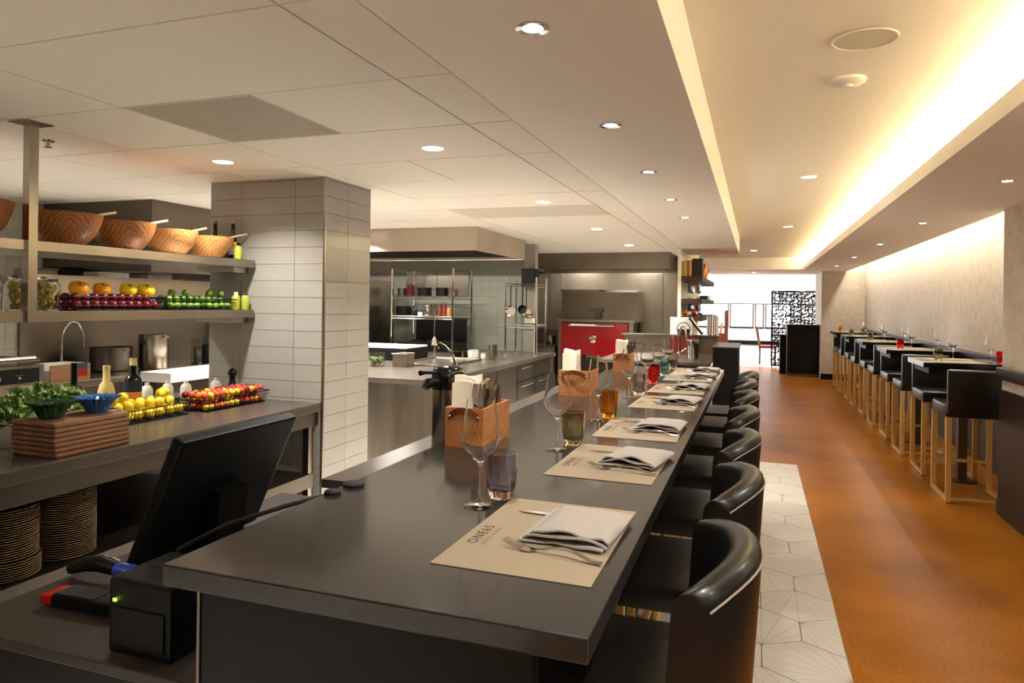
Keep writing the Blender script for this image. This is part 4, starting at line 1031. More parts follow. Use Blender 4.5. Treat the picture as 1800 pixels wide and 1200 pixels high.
# things on the island
gp = thing('gastro_tub', 'clear tub of leafy greens on the island next to the column', 'tub', (-3.42, 5.86, ZL))
MB().shell([(0.085, 0.0), (0.105, 0.13), (0.10, 0.13), (0.081, 0.004)], n=4).build('tub_body', 'glass_thin', gp); gl = MB()
for k in range(60): gl.ball(random.uniform(0.008, 0.014), (random.uniform(-0.05, 0.05), random.uniform(-0.05, 0.05), 0.02 + 0.06 * k / 60), 6, 4)
g_ = gl.build('greens', 'greens_dark', gp, 60); g_['kind'] = 'stuff'
st = thing('steel_container', 'small square stainless container beside the tub of greens', 'container', (-3.16, 5.92, ZL))
m_ = MB(); m_.box(-0.07, 0.07, -0.07, 0.07, 0.0, 0.003)
for a in ((-0.075, -0.072, -0.075, 0.075), (0.072, 0.075, -0.075, 0.075), (-0.072, 0.072, -0.075, -0.072), (-0.072, 0.072, 0.072, 0.075)): m_.box(*a, 0.0, 0.125)
m_.build('container_body', 'steel', st); MB().tube([(-0.08, -0.08, 0.125), (0.08, -0.08, 0.125), (0.08, 0.08, 0.125), (-0.08, 0.08, 0.125), (-0.08, -0.08, 0.125)], 0.005, 6, cap=False).build('rim', 'steel', st)
bx_ = thing('undercounter_cooler', 'black countertop cooler box with a white board on it', 'cooler', (-3.78, 6.72, ZL))
MB().box(-0.36, 0.36, -0.25, 0.25, 0.0, 0.125, 0.006).build('body', 'black_plastic', bx_); box('front_plate', 'pot_dark', -0.34, 0.34, -0.254, -0.25, 0.01, 0.115, bx_)
wb = MB().box(-0.36, 0.36, -0.24, 0.24, 0.0, 0.018, 0.003).build('cutting_board', 'board_white', None, None, (-3.78, 6.72, ZL + 0.126)); tag(wb, 'white plastic cutting board lying on the black cooler box', 'cutting board')
tr = thing('steel_tray', 'large shallow stainless tray on the island counter', 'tray', (-3.02, 6.50, ZL))
MB().box(-0.30, 0.25, -0.45, 0.45, 0.0, 0.006).build('tray_bottom', 'steel', tr); MB().tube([(-0.30, -0.45, 0.014), (0.25, -0.45, 0.014), (0.25, 0.45, 0.014), (-0.30, 0.45, 0.014), (-0.30, -0.45, 0.014)], 0.009, 6, cap=False).build('tray_rim', 'chrome', tr)
for i, (x, y, r, hh, m2, lb) in enumerate(((-3.17, 7.20, 0.055, 0.07, 'pot_dark', 'small dark bowl behind the steel tray, left one'), (-3.03, 7.20, 0.055, 0.065, 'pot_dark', 'small dark bowl behind the steel tray, right one'), (-2.93, 7.10, 0.06, 0.095, 'white_plastic', 'white tub with a ring handle behind the steel tray'), (-2.80, 7.08, 0.03, 0.07, 'white_plastic', 'small white cup between tub and steel canister'), (-2.70, 7.10, 0.05, 0.16, 'steel', 'tall stainless canister at the edge of the island'), (-2.60, 7.22, 0.045, 0.075, 'glass', 'clear glass cup right of the stainless canister'))):
    t = thing('kitchen_pot', lb, 'pot', (x, y, ZL), 0, 'small vessels on the island')
    MB().lathe([(0.0005, 0), (r * 0.85, 0), (r, hh * 0.3), (r, hh), (r - 0.004, hh), (r - 0.004, hh * 0.3), (r * 0.8, 0.006), (0.0005, 0.006)], n=20).build('vessel', m2, t, 40)
    MB().shell([(r + 0.002, hh - 0.004), (r + 0.003, hh), (r - 0.003, hh + 0.001), (r - 0.003, hh - 0.003)], n=20).build('rim', 'steel', t, 40)
for i, (x, y) in enumerate(((-4.25, 6.70), (-4.19, 6.66), (-4.31, 6.66))):
    bottle('squeeze_bottle', 'white tipped squeeze bottle with yellow oil on the island, %s of three' % ('middle', 'right', 'left')[i], 'bottle', (x, y, ZL), [(a, b * 1.25) for a, b in sq], 'squeeze', (0.008, 0.141, 0.19), 'white_plastic', ((0.0325, 0.0, 0.06, 'lemon', -3.1, 3.1),), 'squeeze bottles on the island')
lp = thing('heat_lamp_sprayer', 'steel pre-rinse spray arm hanging over the island', 'sprayer', (-3.62, 7.55, ZL))
MB().tube([(0, 0, 0.0), (0, 0, 0.12)], 0.02, 10).build('base', 'chrome', lp, 40); MB().tube([(0, 0, 0.12), (0, 0, 0.55)], 0.008, 8).build('riser', 'chrome', lp, 40)
MB().lathe([(0.045, 0.10), (0.03, 0.17), (0.012, 0.20), (0.0005, 0.201)], n=16).build('bell', 'chrome', lp, 40)

# wire racks
def wire_rack(label, x0, x1, y0, y1, ztop, levels, n):
    t = thing('wire_rack', label, 'rack', (0, 0, 0), 0, 'chrome wire racks')
    for x in (x0, x1):
        for y in (y0, y1): MB().tube([(x, y, ZL), (x, y, ztop)], 0.012, 8).build('post', 'chrome', t, 40)
    for z in levels:
        mb = MB()
        for i in range(n + 1): mb.tube([(x0 + (x1 - x0) * i / n, y0, z), (x0 + (x1 - x0) * i / n, y1, z)], 0.003, 4)
        for y in (y0, y1):
            for dz in (0, -0.03): mb.tube([(x0, y, z + dz), (x1, y, z + dz)], 0.005, 6)
            for i in range(2 * n): mb.tube([(x0 + (x1 - x0) * i / (2 * n), y, z - 0.03 * (i % 2)), (x0 + (x1 - x0) * (i + 1) / (2 * n), y, z - 0.03 * ((i + 1) % 2))], 0.002, 4)
        for x in (x0, x1): mb.tube([(x, y0, z), (x, y1, z)], 0.005, 6)
        mb.build('wire_shelf', 'chrome', t)
wire_rack('chrome wire rack with pots under the extractor hood', -4.34, -3.50, 7.80, 8.40, 1.93, (1.585, 1.335), 18)
wire_rack('chrome wire rack with hanging pans at the end of the kitchen wall', -2.89, -2.50, 8.02, 8.42, 1.83, (1.25, 1.75), 8)
def potshape(label, x, y, z, r, hh, material, handle=True, group='pots on the wire rack'):
    t = thing('cooking_pot', label, 'pot', (x, y, z), 0, group)
    MB().lathe([(0.0005, 0), (r * 0.92, 0), (r, 0.012), (r, hh), (r - 0.004, hh), (r - 0.004, 0.014), (0.0005, 0.008)], n=20).build('pot_body', material, t, 40)
    if handle:
        MB().tube([(r, -0.03, hh - 0.02), (r + 0.03, -0.02, hh - 0.02), (r + 0.03, 0.02, hh - 0.02), (r, 0.03, hh - 0.02)], 0.004, 6).build('handle', material, t, 40)
        MB().tube([(-r, -0.03, hh - 0.02), (-r - 0.03, -0.02, hh - 0.02), (-r - 0.03, 0.02, hh - 0.02), (-r, 0.03, hh - 0.02)], 0.004, 6).build('handle', material, t, 40)
potshape('dark red pot on the upper level of the wire rack', -4.18, 8.0, 1.59, 0.045, 0.14, 'pot_red', False)
potshape('leftmost black pot on the upper level of the wire rack', -4.03, 8.1, 1.59, 0.09, 0.11, 'pot_dark')
potshape('middle black pot on the upper level of the wire rack', -3.77, 8.08, 1.59, 0.085, 0.11, 'pot_dark')
potshape('steel pot beside the post on the upper level of the wire rack', -3.59, 8.0, 1.59, 0.07, 0.10, 'steel', False)
potshape('wide steel bowl at the left end of the upper rack level', -4.33, 8.05, 1.59, 0.06, 0.10, 'steel_dark', False)
potshape('black wok bowl on the lower level of the wire rack', -4.30, 8.05, 1.34, 0.10, 0.12, 'pot_dark')
for i, (x, m2, hh) in enumerate(((-3.60, 'spice_tan', 0.13), (-3.665, 'spice_red', 0.16), (-3.73, 'spice_red', 0.15), (-3.83, 'glass_grey', 0.15), (-3.90, 'chrome', 0.15), (-4.0, 'white_plastic', 0.06), (-4.08, 'pot_dark', 0.09))):
    bottle('spice_jar', '%s spice container from the right post on the lower rack level' % ORD[i], 'jar', (x, 7.92, 1.34), [(0.0005, 0), (0.028, 0), (0.029, 0.004), (0.029, hh - 0.02), (0.024, hh - 0.012), (0.0005, hh - 0.012)], m2, (0.025, hh - 0.012, hh), 'steel', group='spice containers on the wire rack')
for i, (x, y, z, r) in enumerate(((-2.81, 7.975, 1.42, 0.07), (-2.66, 7.975, 1.44, 0.055), (-2.74, 8.37, 1.40, 0.07))):
    t = thing('hanging_pan', '%s pan hanging on the wire rack beside the pier' % ('larger steel', 'smaller dark', 'rear steel')[i], 'pan', (x, y, z), 0, 'pans hanging on the rack')
    MB().lathe([(0.0005, -0.03), (r * 0.8, -0.03), (r, 0.01), (r - 0.004, 0.012), (r * 0.78, -0.026), (0.0005, -0.026)], n=20, m=Matrix.Rotation(math.radians(80), 4, 'X')).build('pan_body', 'chrome' if i != 1 else 'pot_dark', t, 40)
    MB().tube([(0, 0, r), (0, 0, 1.72 - z), (0, 8.022 - y if y < 8.1 else 8.415 - y, 1.748 - z)], 0.007, 6).build('handle', 'pot_dark', t, 40)
bottle('glass_jar', 'lidded glass jar with white label at the foot of the pan rack', 'jar', (-2.62, 8.15, 1.255), [(0.0005, 0), (0.055, 0), (0.057, 0.005), (0.057, 0.1), (0.05, 0.11), (0.0005, 0.111)], 'glass_grey', (0.052, 0.111, 0.13), 'copper', ((0.0575, 0.02, 0.08, 'label_white', *FR),))
spk = MB().box(-0.09, 0.09, -0.08, 0.08, -0.11, 0.11, 0.006).build('wall_speaker', 'black_plastic', None, None, (-2.70, 8.39, 1.84)); tag(spk, 'black wall speaker mounted beside the kitchen pier', 'speaker')
box('mount_bracket', 'black_plastic', -0.02, 0.02, 0.08, 0.092, -0.02, 0.02, spk)
# combi oven left of the rack
cb = thing('combi_oven', 'tall stainless oven with dark doors partly behind the tiled column', 'oven', (-4.95, 7.6, 0))
box('body', 'steel', -0.42, 0.42, -0.35, 0.6, 0.0, 1.78, cb); 
for z0, z1 in ((0.95, 1.32), (1.36, 1.68)):
    dr = box('door', 'pot_dark', -0.36, 0.36, -0.365, -0.35, z0, z1, cb); MB().tube([(-0.3, -0.385, z1 - 0.03), (0.3, -0.385, z1 - 0.03)], 0.009, 8).build('handle', 'chrome', dr)
box('vent_strip', 'chrome', -0.40, 0.40, -0.36, -0.35, 1.70, 1.76, cb)
rg = thing('cooking_range', 'black cooking range with burners under the pot rack', 'range', (-3.92, 8.12, ZL))
box('body', 'pot_dark', -0.36, 0.36, -0.26, 0.26, 0.0, 0.10, rg); box('back_guard', 'black_panel', -0.36, 0.36, 0.24, 0.28, 0.10, 0.40, rg)
for i_ in range(3):
    MB().shell([(0.08, 0.10), (0.08, 0.125), (0.07, 0.125), (0.07, 0.10)], (-0.22 + 0.22 * i_, 0.0, 0), n=16).build('burner', 'black_rubber', rg)
    MB().lathe([(0.02, 0.0), (0.018, 0.02), (0.0005, 0.021)], n=12, c=(-0.22 + 0.22 * i_, -0.26, 0.05), m=Matrix.Rotation(math.radians(90), 4, 'X')).build('knob', 'chrome', rg, 40)
bs_ = MB().box(-4.55, -3.62, 8.575, 8.592, 1.60, 1.93).build('splash_panel', 'steel', None); tag(bs_, 'bright stainless splash panel on the kitchen wall behind the pots', 'panel')
box('panel_seam', 'steel_dark', -4.09, -4.08, 8.573, 8.576, 1.60, 1.93, bs_)

# ---- extractor hoods
def hood(name, label, x0, x1, y0, y1, z0, z1, power, n, lightx, skin='steel_wall'):
    t = thing(name, label, 'extractor hood')
    th = 0.02
    box('front_skirt', skin, x0, x1, y0, y0 + th, z0, z1, t); box('rear_skirt', skin, x0, x1, y1 - th, y1, z0, z1, t)
    box('side_skirt', skin, x1 - th, x1, y0 + th, y1 - th, z0, z1, t); box('side_skirt', skin, x0, x0 + th, y0 + th, y1 - th, z0, z1, t)
    box('top_plate', skin, x0 + th, x1 - th, y0 + th, y1 - th, z1 - 0.02, z1, t)
    f = MB().box(x0 + 0.03, x1 - 0.03, -0.02, 0.02, -0.14, 0.14, m=Matrix.Translation((0, y1 - 0.22, z1 - 0.11)) @ Matrix.Rotation(math.radians(55), 4, 'X'))
    f.build('baffle_filter', 'steel_dark', t)
    for i in range(n):
        x = lightx[i]
        lens = MB().box(x - 0.2, x + 0.2, (y0 + y1) / 2 - 0.05, (y0 + y1) / 2 + 0.05, z1 - 0.045, z1 - 0.03).build('hood_light', 'led_hood', t)
        lamp('AREA', (x, (y0 + y1) / 2, z1 - 0.055), power, NEUTRAL, 0.4, 0.12, parent=t)
    return t
hood('extractor_hood', 'large stainless extractor hood hanging over the kitchen island', -5.3, -2.62, 6.40, 7.93, 2.035, ZC, P_HOOD1, 3, (-3.1, -3.9, -4.7))
hood('oven_hood', 'stainless extractor hood above the red oven', -3.30, -1.16, 10.05, 10.98, 2.035, ZC, P_HOOD2, 2, (-2.7, -1.7), 'steel_panel')
hood('rear_hood', 'dark stainless hood over the rear cooking line', -5.48, -4.34, 4.09, 6.2, 1.72, ZC, P_HOOD2, 1, (-4.9,), 'steel_dark')

# ---- red oven
ov = thing('charcoal_oven', 'stainless charcoal oven with bright red drop door', 'oven', (-2.275, 10.30, 0))
MB().box(-0.56, 0.55, 0.0, 0.66, 0.30, 1.25, 0.004).build('body', 'steel_dark', ov)
box('stand', 'black_panel', -0.54, 0.53, 0.03, 0.64, 0.0, 0.30, ov)
dr = MB().box(-0.525, 0.485, -0.03, 0.0, 0.74, 1.225, 0.006).build('door', 'red_enamel', ov)
MB().tube([(-0.40, -0.075, 1.195), (0.30, -0.075, 1.195)], 0.015, 10).build('handle', 'chrome', dr, 40)
for x in (-0.38, 0.28): MB().tube([(x, -0.075, 1.195), (x, -0.03, 1.195)], 0.008, 8).build('handle_bracket', 'chrome', dr, 40)
MB().lathe([(0.0005, 0), (0.05, 0), (0.055, 0.006), (0.04, 0.014), (0.0005, 0.016)], n=20, c=(-0.03, -0.03, 0.99), m=Matrix.Rotation(math.radians(90), 4, 'X')).build('emblem', 'chrome', dr, 40)
MB().prism([(-0.05, 0.0), (0.05, 0.02), (0.06, 0.045), (0.0, 0.035), (-0.055, 0.05)], 0.0, 0.012, m=Matrix.Translation((-0.03, -0.035, 0.985)) @ Matrix.Rotation(math.radians(90), 4, 'X')).build('emblem', 'chrome', dr)
box('upper_case', 'steel_panel', -0.56, 0.62, 0.12, 0.62, 1.25, 1.715, ov)
box('upper_lip', 'chrome', -0.57, 0.63, 0.08, 0.14, 1.70, 1.735, ov)
box('shelf_lip', 'steel', -0.60, 0.60, -0.02, 0.12, 1.25, 1.285, ov)
for x in (-0.54, 0.545): box('side_post', 'steel', x - 0.03, x + 0.03, -0.02, 0.0, 0.3, 1.25, ov)
box('flue_bracket', 'steel_dark', -0.08, 0.10, 0.02, 0.12, 1.40, 1.44, ov); box('flue_bracket', 'steel_dark', -0.03, 0.06, 0.04, 0.12, 1.285, 1.40, ov)
box('grate_panel', 'steel', -0.52, 0.48, -0.02, 0.0, 0.42, 0.72, ov)
for i in range(4): box('grate_slot', 'black_panel', 0.15, 0.45, -0.022, -0.019, 0.46 + 0.06 * i, 0.485 + 0.06 * i, ov)
for i, (a, b, z0) in enumerate(((-3.38, -2.95, 1.13), (-1.70, -1.01, 1.05))):
    o = MB().box(a, b, 10.90, 10.975, z0, 2.0, 0.002).build('wall_panel', 'steel_panel', None); tag(o, 'tall brushed stainless wall panel %s of the red oven' % ('left', 'right')[i], 'panel')
    box('panel_ledge', 'steel', a - 0.02, b + 0.02, 10.78, 10.975, z0 - 0.03, z0, o)
    box('panel_seam', 'steel_dark', (a + b) / 2 - 0.004, (a + b) / 2 + 0.004, 10.896, 10.90, z0, 2.0, o)
sidec = thing('prep_cabinet', 'stainless prep cabinet left of the red oven', 'cabinet', (-3.10, 10.2, 0))
box('body', 'steel_dark', -0.25, 0.22, 0.0, 0.7, 0.0, 0.88, sidec); box('door', 'steel', -0.24, 0.21, -0.02, 0.0, 0.08, 0.84, sidec)
potshape('small steel pot on the prep cabinet left of the red oven', -3.02, 10.45, 0.881, 0.09, 0.14, 'steel', True, 'pots by the oven')

# ================================================================== REAR COOKING LINE (far left)
rc = thing('cooking_line_counter', 'stainless counter of the rear cooking line', 'counter')
MB().box(-5.49, -4.73, 1.0, 7.2, ZL - 0.05, ZL - 0.0005, 0.003).build('counter_top', 'steel', rc); box('front_panel', 'steel_dark', -4.78, -4.76, 1.0, 7.2, 0.1, ZL - 0.05, rc)
box('splash_back', 'steel_dark', -5.49, -5.47, 3.9, 7.2, ZL, 1.45, rc)
rs = thing('wall_shelf', 'stainless wall shelf with clutter over the rear cooking line', 'shelf')
box('shelf_board', 'steel', -5.45, -4.85, 3.55, 6.0, 1.60, 1.66, rs); box('front_lip', 'steel', -4.86, -4.845, 3.55, 6.0, 1.55, 1.68, rs)
for y in (3.62, 5.95): MB().tube([(-5.38, y, 0.902), (-5.38, y, 1.60)], 0.018, 8).build('post', 'chrome', rs)
for i, (y, w, hh, m2, l_) in enumerate(((3.75, 0.10, 0.06, 'steel', 'steel tin'), (4.0, 0.08, 0.08, 'pot_dark', 'dark tin'), (4.3, 0.14, 0.05, 'white_plastic', 'flat white box'), (4.8, 0.12, 0.07, 'steel', 'wide steel tin'), (5.3, 0.13, 0.06, 'steel_dark', 'grey steel tin'))):
    o = MB().box(-w, w, -w, w, 0, hh, 0.006).build('storage_tin', m2, None, None, (-5.1, y, 1.66)); tag(o, l_ + ' on the rear wall shelf', 'tin', 'tins on the rear wall shelf'); box('lid', m2, -w - 0.004, w + 0.004, -w - 0.004, w + 0.004, hh, hh + 0.01, o)
gr = thing('griddle', 'stainless countertop griddle with dark control panel at the left edge', 'griddle', (-5.0, 3.15, ZL))
box('body', 'steel', -0.25, 0.24, -0.55, 0.42, 0.0, 0.14, gr); box('control_panel', 'black_plastic', 0.24, 0.25, -0.12, 0.38, 0.02, 0.12, gr)
for y in (-0.05, 0.09, 0.23): MB().lathe([(0.022, 0.0), (0.018, 0.025), (0.0005, 0.026)], n=14, c=(0.25, y, 0.07), m=Matrix.Rotation(math.radians(90), 4, 'Y')).build('knob', 'chrome', gr, 40)
for y in (-0.5, -0.05): 
    MB().box(-0.24, 0.27, y, y + 0.42, 0.17, 0.19, 0.004).build('lid', 'steel_dark', gr); MB().tube([(0.285, y + 0.05, 0.2), (0.285, y + 0.37, 0.2)], 0.012, 8).build('lid_handle', 'chrome', gr, 40)
    box('hinge', 'pot_dark', -0.22, -0.16, y + 0.1, y + 0.3, 0.14, 0.17, gr)
bxw = thing('knife_crate', 'small pale crate with a red and blue label on the rear counter', 'crate', (-4.92, 3.80, ZL))
box('side_board', 'sheet_white', -0.13, -0.12, -0.16, 0.16, 0.0, 0.12, bxw); box('side_board', 'board_wood', 0.12, 0.13, -0.16, 0.16, 0.0, 0.12, bxw)
box('end_board', 'sheet_white', -0.12, 0.12, -0.16, -0.15, 0.0, 0.12, bxw); box('end_board', 'sheet_white', -0.12, 0.12, 0.15, 0.16, 0.0, 0.12, bxw); box('base_board', 'sheet_white', -0.12, 0.12, -0.15, 0.15, 0, 0.01, bxw)
box('label_card', 'label_navy', 0.131, 0.135, 0.0, 0.13, 0.075, 0.125, bxw); box('label_card', 'terminal_red', 0.131, 0.135, 0.0, 0.13, 0.03, 0.075, bxw)
def tap(label, x, y, z, hh, reach, a, group):
    t = thing('kitchen_tap', label, 'tap', (x, y, z), a, group)
    pts = [(0, 0, 0), (0, 0, hh * 0.6)] + [(reach / 2 - reach / 2 * math.cos(math.pi * i / 8), 0, hh * 0.6 + hh * 0.4 * math.sin(math.pi * i / 8)) for i in range(1, 9)] + [(reach, 0, hh * 0.5)]
    MB().tube(pts, 0.012, 8).build('spout', 'chrome', t, 50); MB().lathe([(0.03, 0), (0.028, 0.02), (0.014, 0.03)], n=14).build('base', 'chrome', t, 40); MB().tube([(0, 0.03, 0.03), (0, 0.09, 0.07)], 0.006, 6).build('lever', 'chrome', t)
tap('arched chrome tap behind the griddle', -5.30, 4.12, ZL, 0.42, 0.16, 1.2, 'kitchen taps')
tap('arched chrome tap next to the tiled column', -5.05, 5.75, ZL, 0.30, 0.18, 1.2, 'kitchen taps')
bs2 = thing('white_basin', 'white plastic basin counter at the rear beside the tiled column', 'basin', (-4.62, 5.1, 0.0))
MB().box(-0.10, 0.22, -0.75, 0.75, ZL - 0.06, ZL + 0.02, 0.01).build('basin_rim', 'basin_white', bs2, 40); box('basin_stand', 'steel', -0.08, 0.20, -0.72, 0.72, 0.0, ZL - 0.06, bs2)
for i, (x, y, r, hh, m2, l_) in enumerate(((-5.15, 4.45, 0.16, 0.20, 'steel_dark', 'large dull stock pot on the rear counter'), (-5.0, 4.75, 0.12, 0.30, 'steel', 'tall steel pot with lid on the rear counter'), (-5.0, 5.25, 0.05, 0.24, 'glass_grey', 'slim glass jug on the rear counter'), (-5.1, 5.5, 0.14, 0.16, 'pot_dark', 'dark pan stack on the rear counter'))):
    potshape(l_, x, y, ZL + 0.001, r, hh, m2, i != 2, 'pots on the rear counter')
rt = MB().box(-0.10, 0.10, -0.12, 0.12, 0, 0.05, 0.01).build('red_tray', 'red_board', None, None, (-4.60, 5.62, ZL + 0.021)); tag(rt, 'shallow red tray on the white basin', 'tray')

# ================================================================== BAR STATION BEYOND THE COUNTER
bb = thing('back_bar', 'stainless back bar with raised ledge beyond the end of the stone bar', 'counter')
box('counter_top', 'steel', -1.6, -0.44, 7.35, 9.0, 0.90, 0.9294, bb); box('front_panel', 'black_panel', -1.6, -0.44, 7.36, 7.38, 0.0, 0.90, bb)
box('splash', 'steel_panel', -1.6, -0.44, 9.0, 9.03, 0.90, 1.13, bb); box('ledge', 'steel', -1.63, -0.42, 8.92, 9.16, 1.13, 1.145, bb); box('shelf_rail', 'chrome', -1.58, -1.1, 8.8, 8.84, 1.02, 1.035, bb)
dk = thing('end_cabinet', 'black end cabinet closing the bar beside the aisle', 'cabinet', (0, 0, 0))
MB().box(-0.42, -0.17, 7.55, 8.5, 0.0, 1.075, 0.004).build('body', 'black_panel', dk); box('cap_board', 'steel_dark', -0.43, -0.16, 7.54, 8.51, 1.075, 1.09, dk)
tap('tall chrome bar tap before the stainless splash', -0.86, 8.55, 0.93, 0.34, 0.14, -0.9, 'bar taps')
o = thing('ice_bucket', 'tall stainless canister at the end of the back bar', 'canister', (-0.66, 8.0, 0.93)); MB().lathe([(0.0005, 0), (0.065, 0), (0.067, 0.005), (0.067, 0.2), (0.062, 0.2), (0.06, 0.01), (0.0005, 0.01)], n=24).build('canister_body', 'chrome', o, 40); MB().shell([(0.068, 0.195), (0.07, 0.2), (0.066, 0.204), (0.063, 0.2)], n=24).build('rim', 'chrome', o, 40)
o = MB().box(-0.17, 0.17, -0.012, 0.012, 0.0, 0.19, 0.004).build('red_tray', 'red_board', None, None, (-0.83, 8.895, 0.93)); tag(o, 'dark red board leaning on the stainless splash', 'board')
o = thing('wicker_basket', 'brown wicker basket with hoop handle on the ledge', 'basket', (-0.86, 9.02, 1.1455)); MB().lathe([(0.0005, 0), (0.07, 0), (0.085, 0.07), (0.08, 0.07), (0.065, 0.008), (0.0005, 0.008)], n=16).build('basket_body', 'wicker_dark', o, 40)
MB().tube([(0.082 * math.cos(math.pi * i / 10), 0, 0.065 + 0.09 * math.sin(math.pi * i / 10)) for i in range(11)], 0.006, 6).build('handle', 'wicker_dark', o, 40)
o = thing('menu_board', 'tilted dark framed menu board on the ledge', 'menu board', (-0.63, 9.06, 1.158), 0)
MB().box(-0.012, 0.012, -0.10, 0.10, 0.0, 0.26, 0.003, m=Matrix.Rotation(math.radians(-38), 4, 'Y')).build('frame', 'black_panel', o); MB().box(0.012, 0.014, -0.085, 0.085, 0.02, 0.24, m=Matrix.Rotation(math.radians(-38), 4, 'Y')).build('sheet', 'sheet_white', o)
o = MB().box(-0.16, 0.12, -0.006, 0.006, 0.0, 0.22, 0.002).build('white_sign', 'sheet_white', None, None, (-0.88, 9.148, 1.146)); tag(o, 'pale blank sheet standing on the ledge behind the basket', 'sheet')
for i, (x, m2, hh) in enumerate(((-0.565, 'sheet_white', 0.24), (-0.535, 'book_brown', 0.25), (-0.505, 'sheet_white', 0.25), (-0.478, 'steel_dark', 0.255), (-0.452, 'sheet_white', 0.24))):
    o = thing('menu_book', '%s upright folder on the ledge, counted from the tilted board' % ORD[i], 'folder', (x, 9.05, 1.146), 0, 'folders on the ledge'); box('cover', m2, -0.011, 0.011, -0.09, 0.09, 0, hh, o); box('pages', 'sheet_white', -0.007, 0.007, -0.092, -0.088, 0.01, hh - 0.01, o)
# wall shelves with glasses
for i, (z, nm) in enumerate(((1.905, 'top'), (1.605, 'middle'), (1.37, 'bottom'))):
    o = thing('glass_shelf', '%s dark floating shelf on the white wall end' % nm, 'shelf', (0, 0, 0), 0, 'floating shelves'); box('shelf_board', 'wicker_dark', -0.945, -0.68, 9.5, 12.3, z - 0.065, z - 0.004, o); box('shelf_edge', 'book_black', -0.682, -0.677, 9.5, 12.3, z - 0.065, z, o); box('shelf_top', 'pot_dark', -0.945, -0.682, 9.5, 12.3, z - 0.004, z, o)
for i, (x, w, hh, m2, l_) in enumerate(((-0.925, 0.014, 0.20, 'book_green', 'green'), (-0.893, 0.016, 0.22, 'book_tan', 'cream'), (-0.86, 0.015, 0.21, 'book_brown', 'brown'), (-0.828, 0.015, 0.22, 'book_tan', 'tan'))):
    o = thing('book', '%s spined book upright on the top floating shelf' % l_, 'book', (x, 9.62, 1.905), 0, 'books on the top shelf'); box('cover', m2, -w, w, -0.09, 0.09, 0, hh, o); box('pages', 'sheet_white', -w + 0.003, w - 0.003, -0.088, 0.092, 0.006, hh + 0.0008, o)
o = thing('storage_box', 'black box file on the top floating shelf', 'box', (-0.74, 9.66, 1.905)); box('body', 'book_black', -0.062, 0.062, -0.13, 0.13, 0, 0.225, o); box('lid', 'book_black', -0.064, 0.064, -0.132, 0.132, 0.215, 0.235, o)
o = thing('copper_vessel', 'copper coloured canister behind the black box file', 'canister', (-0.74, 10.6, 1.905)); MB().lathe([(0.0005, 0), (0.055, 0), (0.06, 0.1), (0.045, 0.2), (0.03, 0.23), (0.0005, 0.231)], n=16).build('body', 'copper', o, 40); MB().tube([(0.05, 0, 0.15), (0.09, 0, 0.12), (0.055, 0, 0.05)], 0.006, 6).build('handle', 'copper', o)
for z, nm in ((1.605, 'middle'), (1.37, 'bottom')):
    for k in range(12):
        o = place(WG, 'wine_glass', None, (-0.86 + 0.11 * (k % 2) + random.uniform(-0.01, 0.01), 9.58 + 0.11 * (k // 2), z), None); o.scale = (0.85, 0.85, 0.75 if nm == 'bottom' else 0.85)
        tag(o, 'wine glass standing on the %s floating shelf' % nm, 'wine glass', 'glasses on the %s floating shelf' % nm)
for i, (x, y, m2, l_) in enumerate(((-0.90, 9.53, 'glass_orange', 'amber'), (-0.78, 9.53, 'glass_red', 'red'), (-0.70, 9.56, 'glass_purple', 'violet'))):
    o = place(tumbler_mesh(m2, 12), 'tumbler', None, (x, y, 1.37)); o.scale = (0.8, 0.8, 0.8); tag(o, '%s glass tumbler at the front of the bottom floating shelf' % l_, 'tumbler', 'tumblers on the bottom floating shelf')
o = thing('book', 'blue covered book lying on the middle floating shelf', 'book', (-0.75, 11.2, 1.605)); box('cover', 'book_blue', -0.06, 0.06, -0.3, 0.3, 0, 0.06, o); box('pages', 'sheet_white', -0.056, 0.062, -0.296, 0.302, 0.006, 0.054, o)

# ================================================================== FAR END
pd = thing('host_stand', 'tall black host stand at the far end of the aisle', 'stand', (0.98, 16.55, 0))
MB().box(-0.33, 0.30, -0.18, 0.22, 0.0, 1.10, 0.006).build('body', 'black_panel', pd); box('top_board', 'black_gloss', -0.34, 0.31, -0.2, 0.24, 1.10, 1.13, pd); box('kick_plate', 'steel_dark', -0.33, 0.30, -0.184, -0.18, 0.0, 0.06, pd)
lc = thing('low_console', 'low black console beside the host stand', 'console', (0.68, 17.05, 0)); box('body', 'black_panel', -0.16, 0.16, -0.2, 0.2, 0, 0.86, lc); box('top_board', 'black_gloss', -0.17, 0.17, -0.21, 0.21, 0.86, 0.89, lc)
fl = thing('flower_vase', 'small orange flowers in a vase on the low console', 'vase', (0.66, 17.0, 0.89)); MB().lathe([(0.0005, 0), (0.03, 0), (0.05, 0.05), (0.03, 0.1), (0.035, 0.12)], n=14).build('vase_body', 'white_plastic', fl, 40)
for i in range(7): a = i * 0.9; MB().ball(0.028, (0.05 * math.cos(a), 0.05 * math.sin(a), 0.17 + 0.02 * (i % 3)), 8, 6).build('blossom', 'fruit_orange' if i % 3 else 'yellow_tomato', fl, 60); 
MB().tube([(0, 0, 0.08), (0.01, 0, 0.17)], 0.012, 6).build('stems', 'calyx', fl)
sn = thing('lattice_screen', 'tall black laser cut screen with a branching pattern', 'screen', (0.915, 18.35, 0))
SW, SH0, SH1 = 0.545, 0.06, 1.89
for x in (-SW, SW - 0.025): box('frame_post', 'black_panel', x, x + 0.025, -0.015, 0.015, 0.0, SH1, sn)
for z in (SH0, SH1 - 0.025): box('frame_rail', 'black_panel', -SW, SW, -0.015, 0.015, z, z + 0.025, sn)
NX, NZ = 13, 24; P = {}; rnd = random.Random(5)
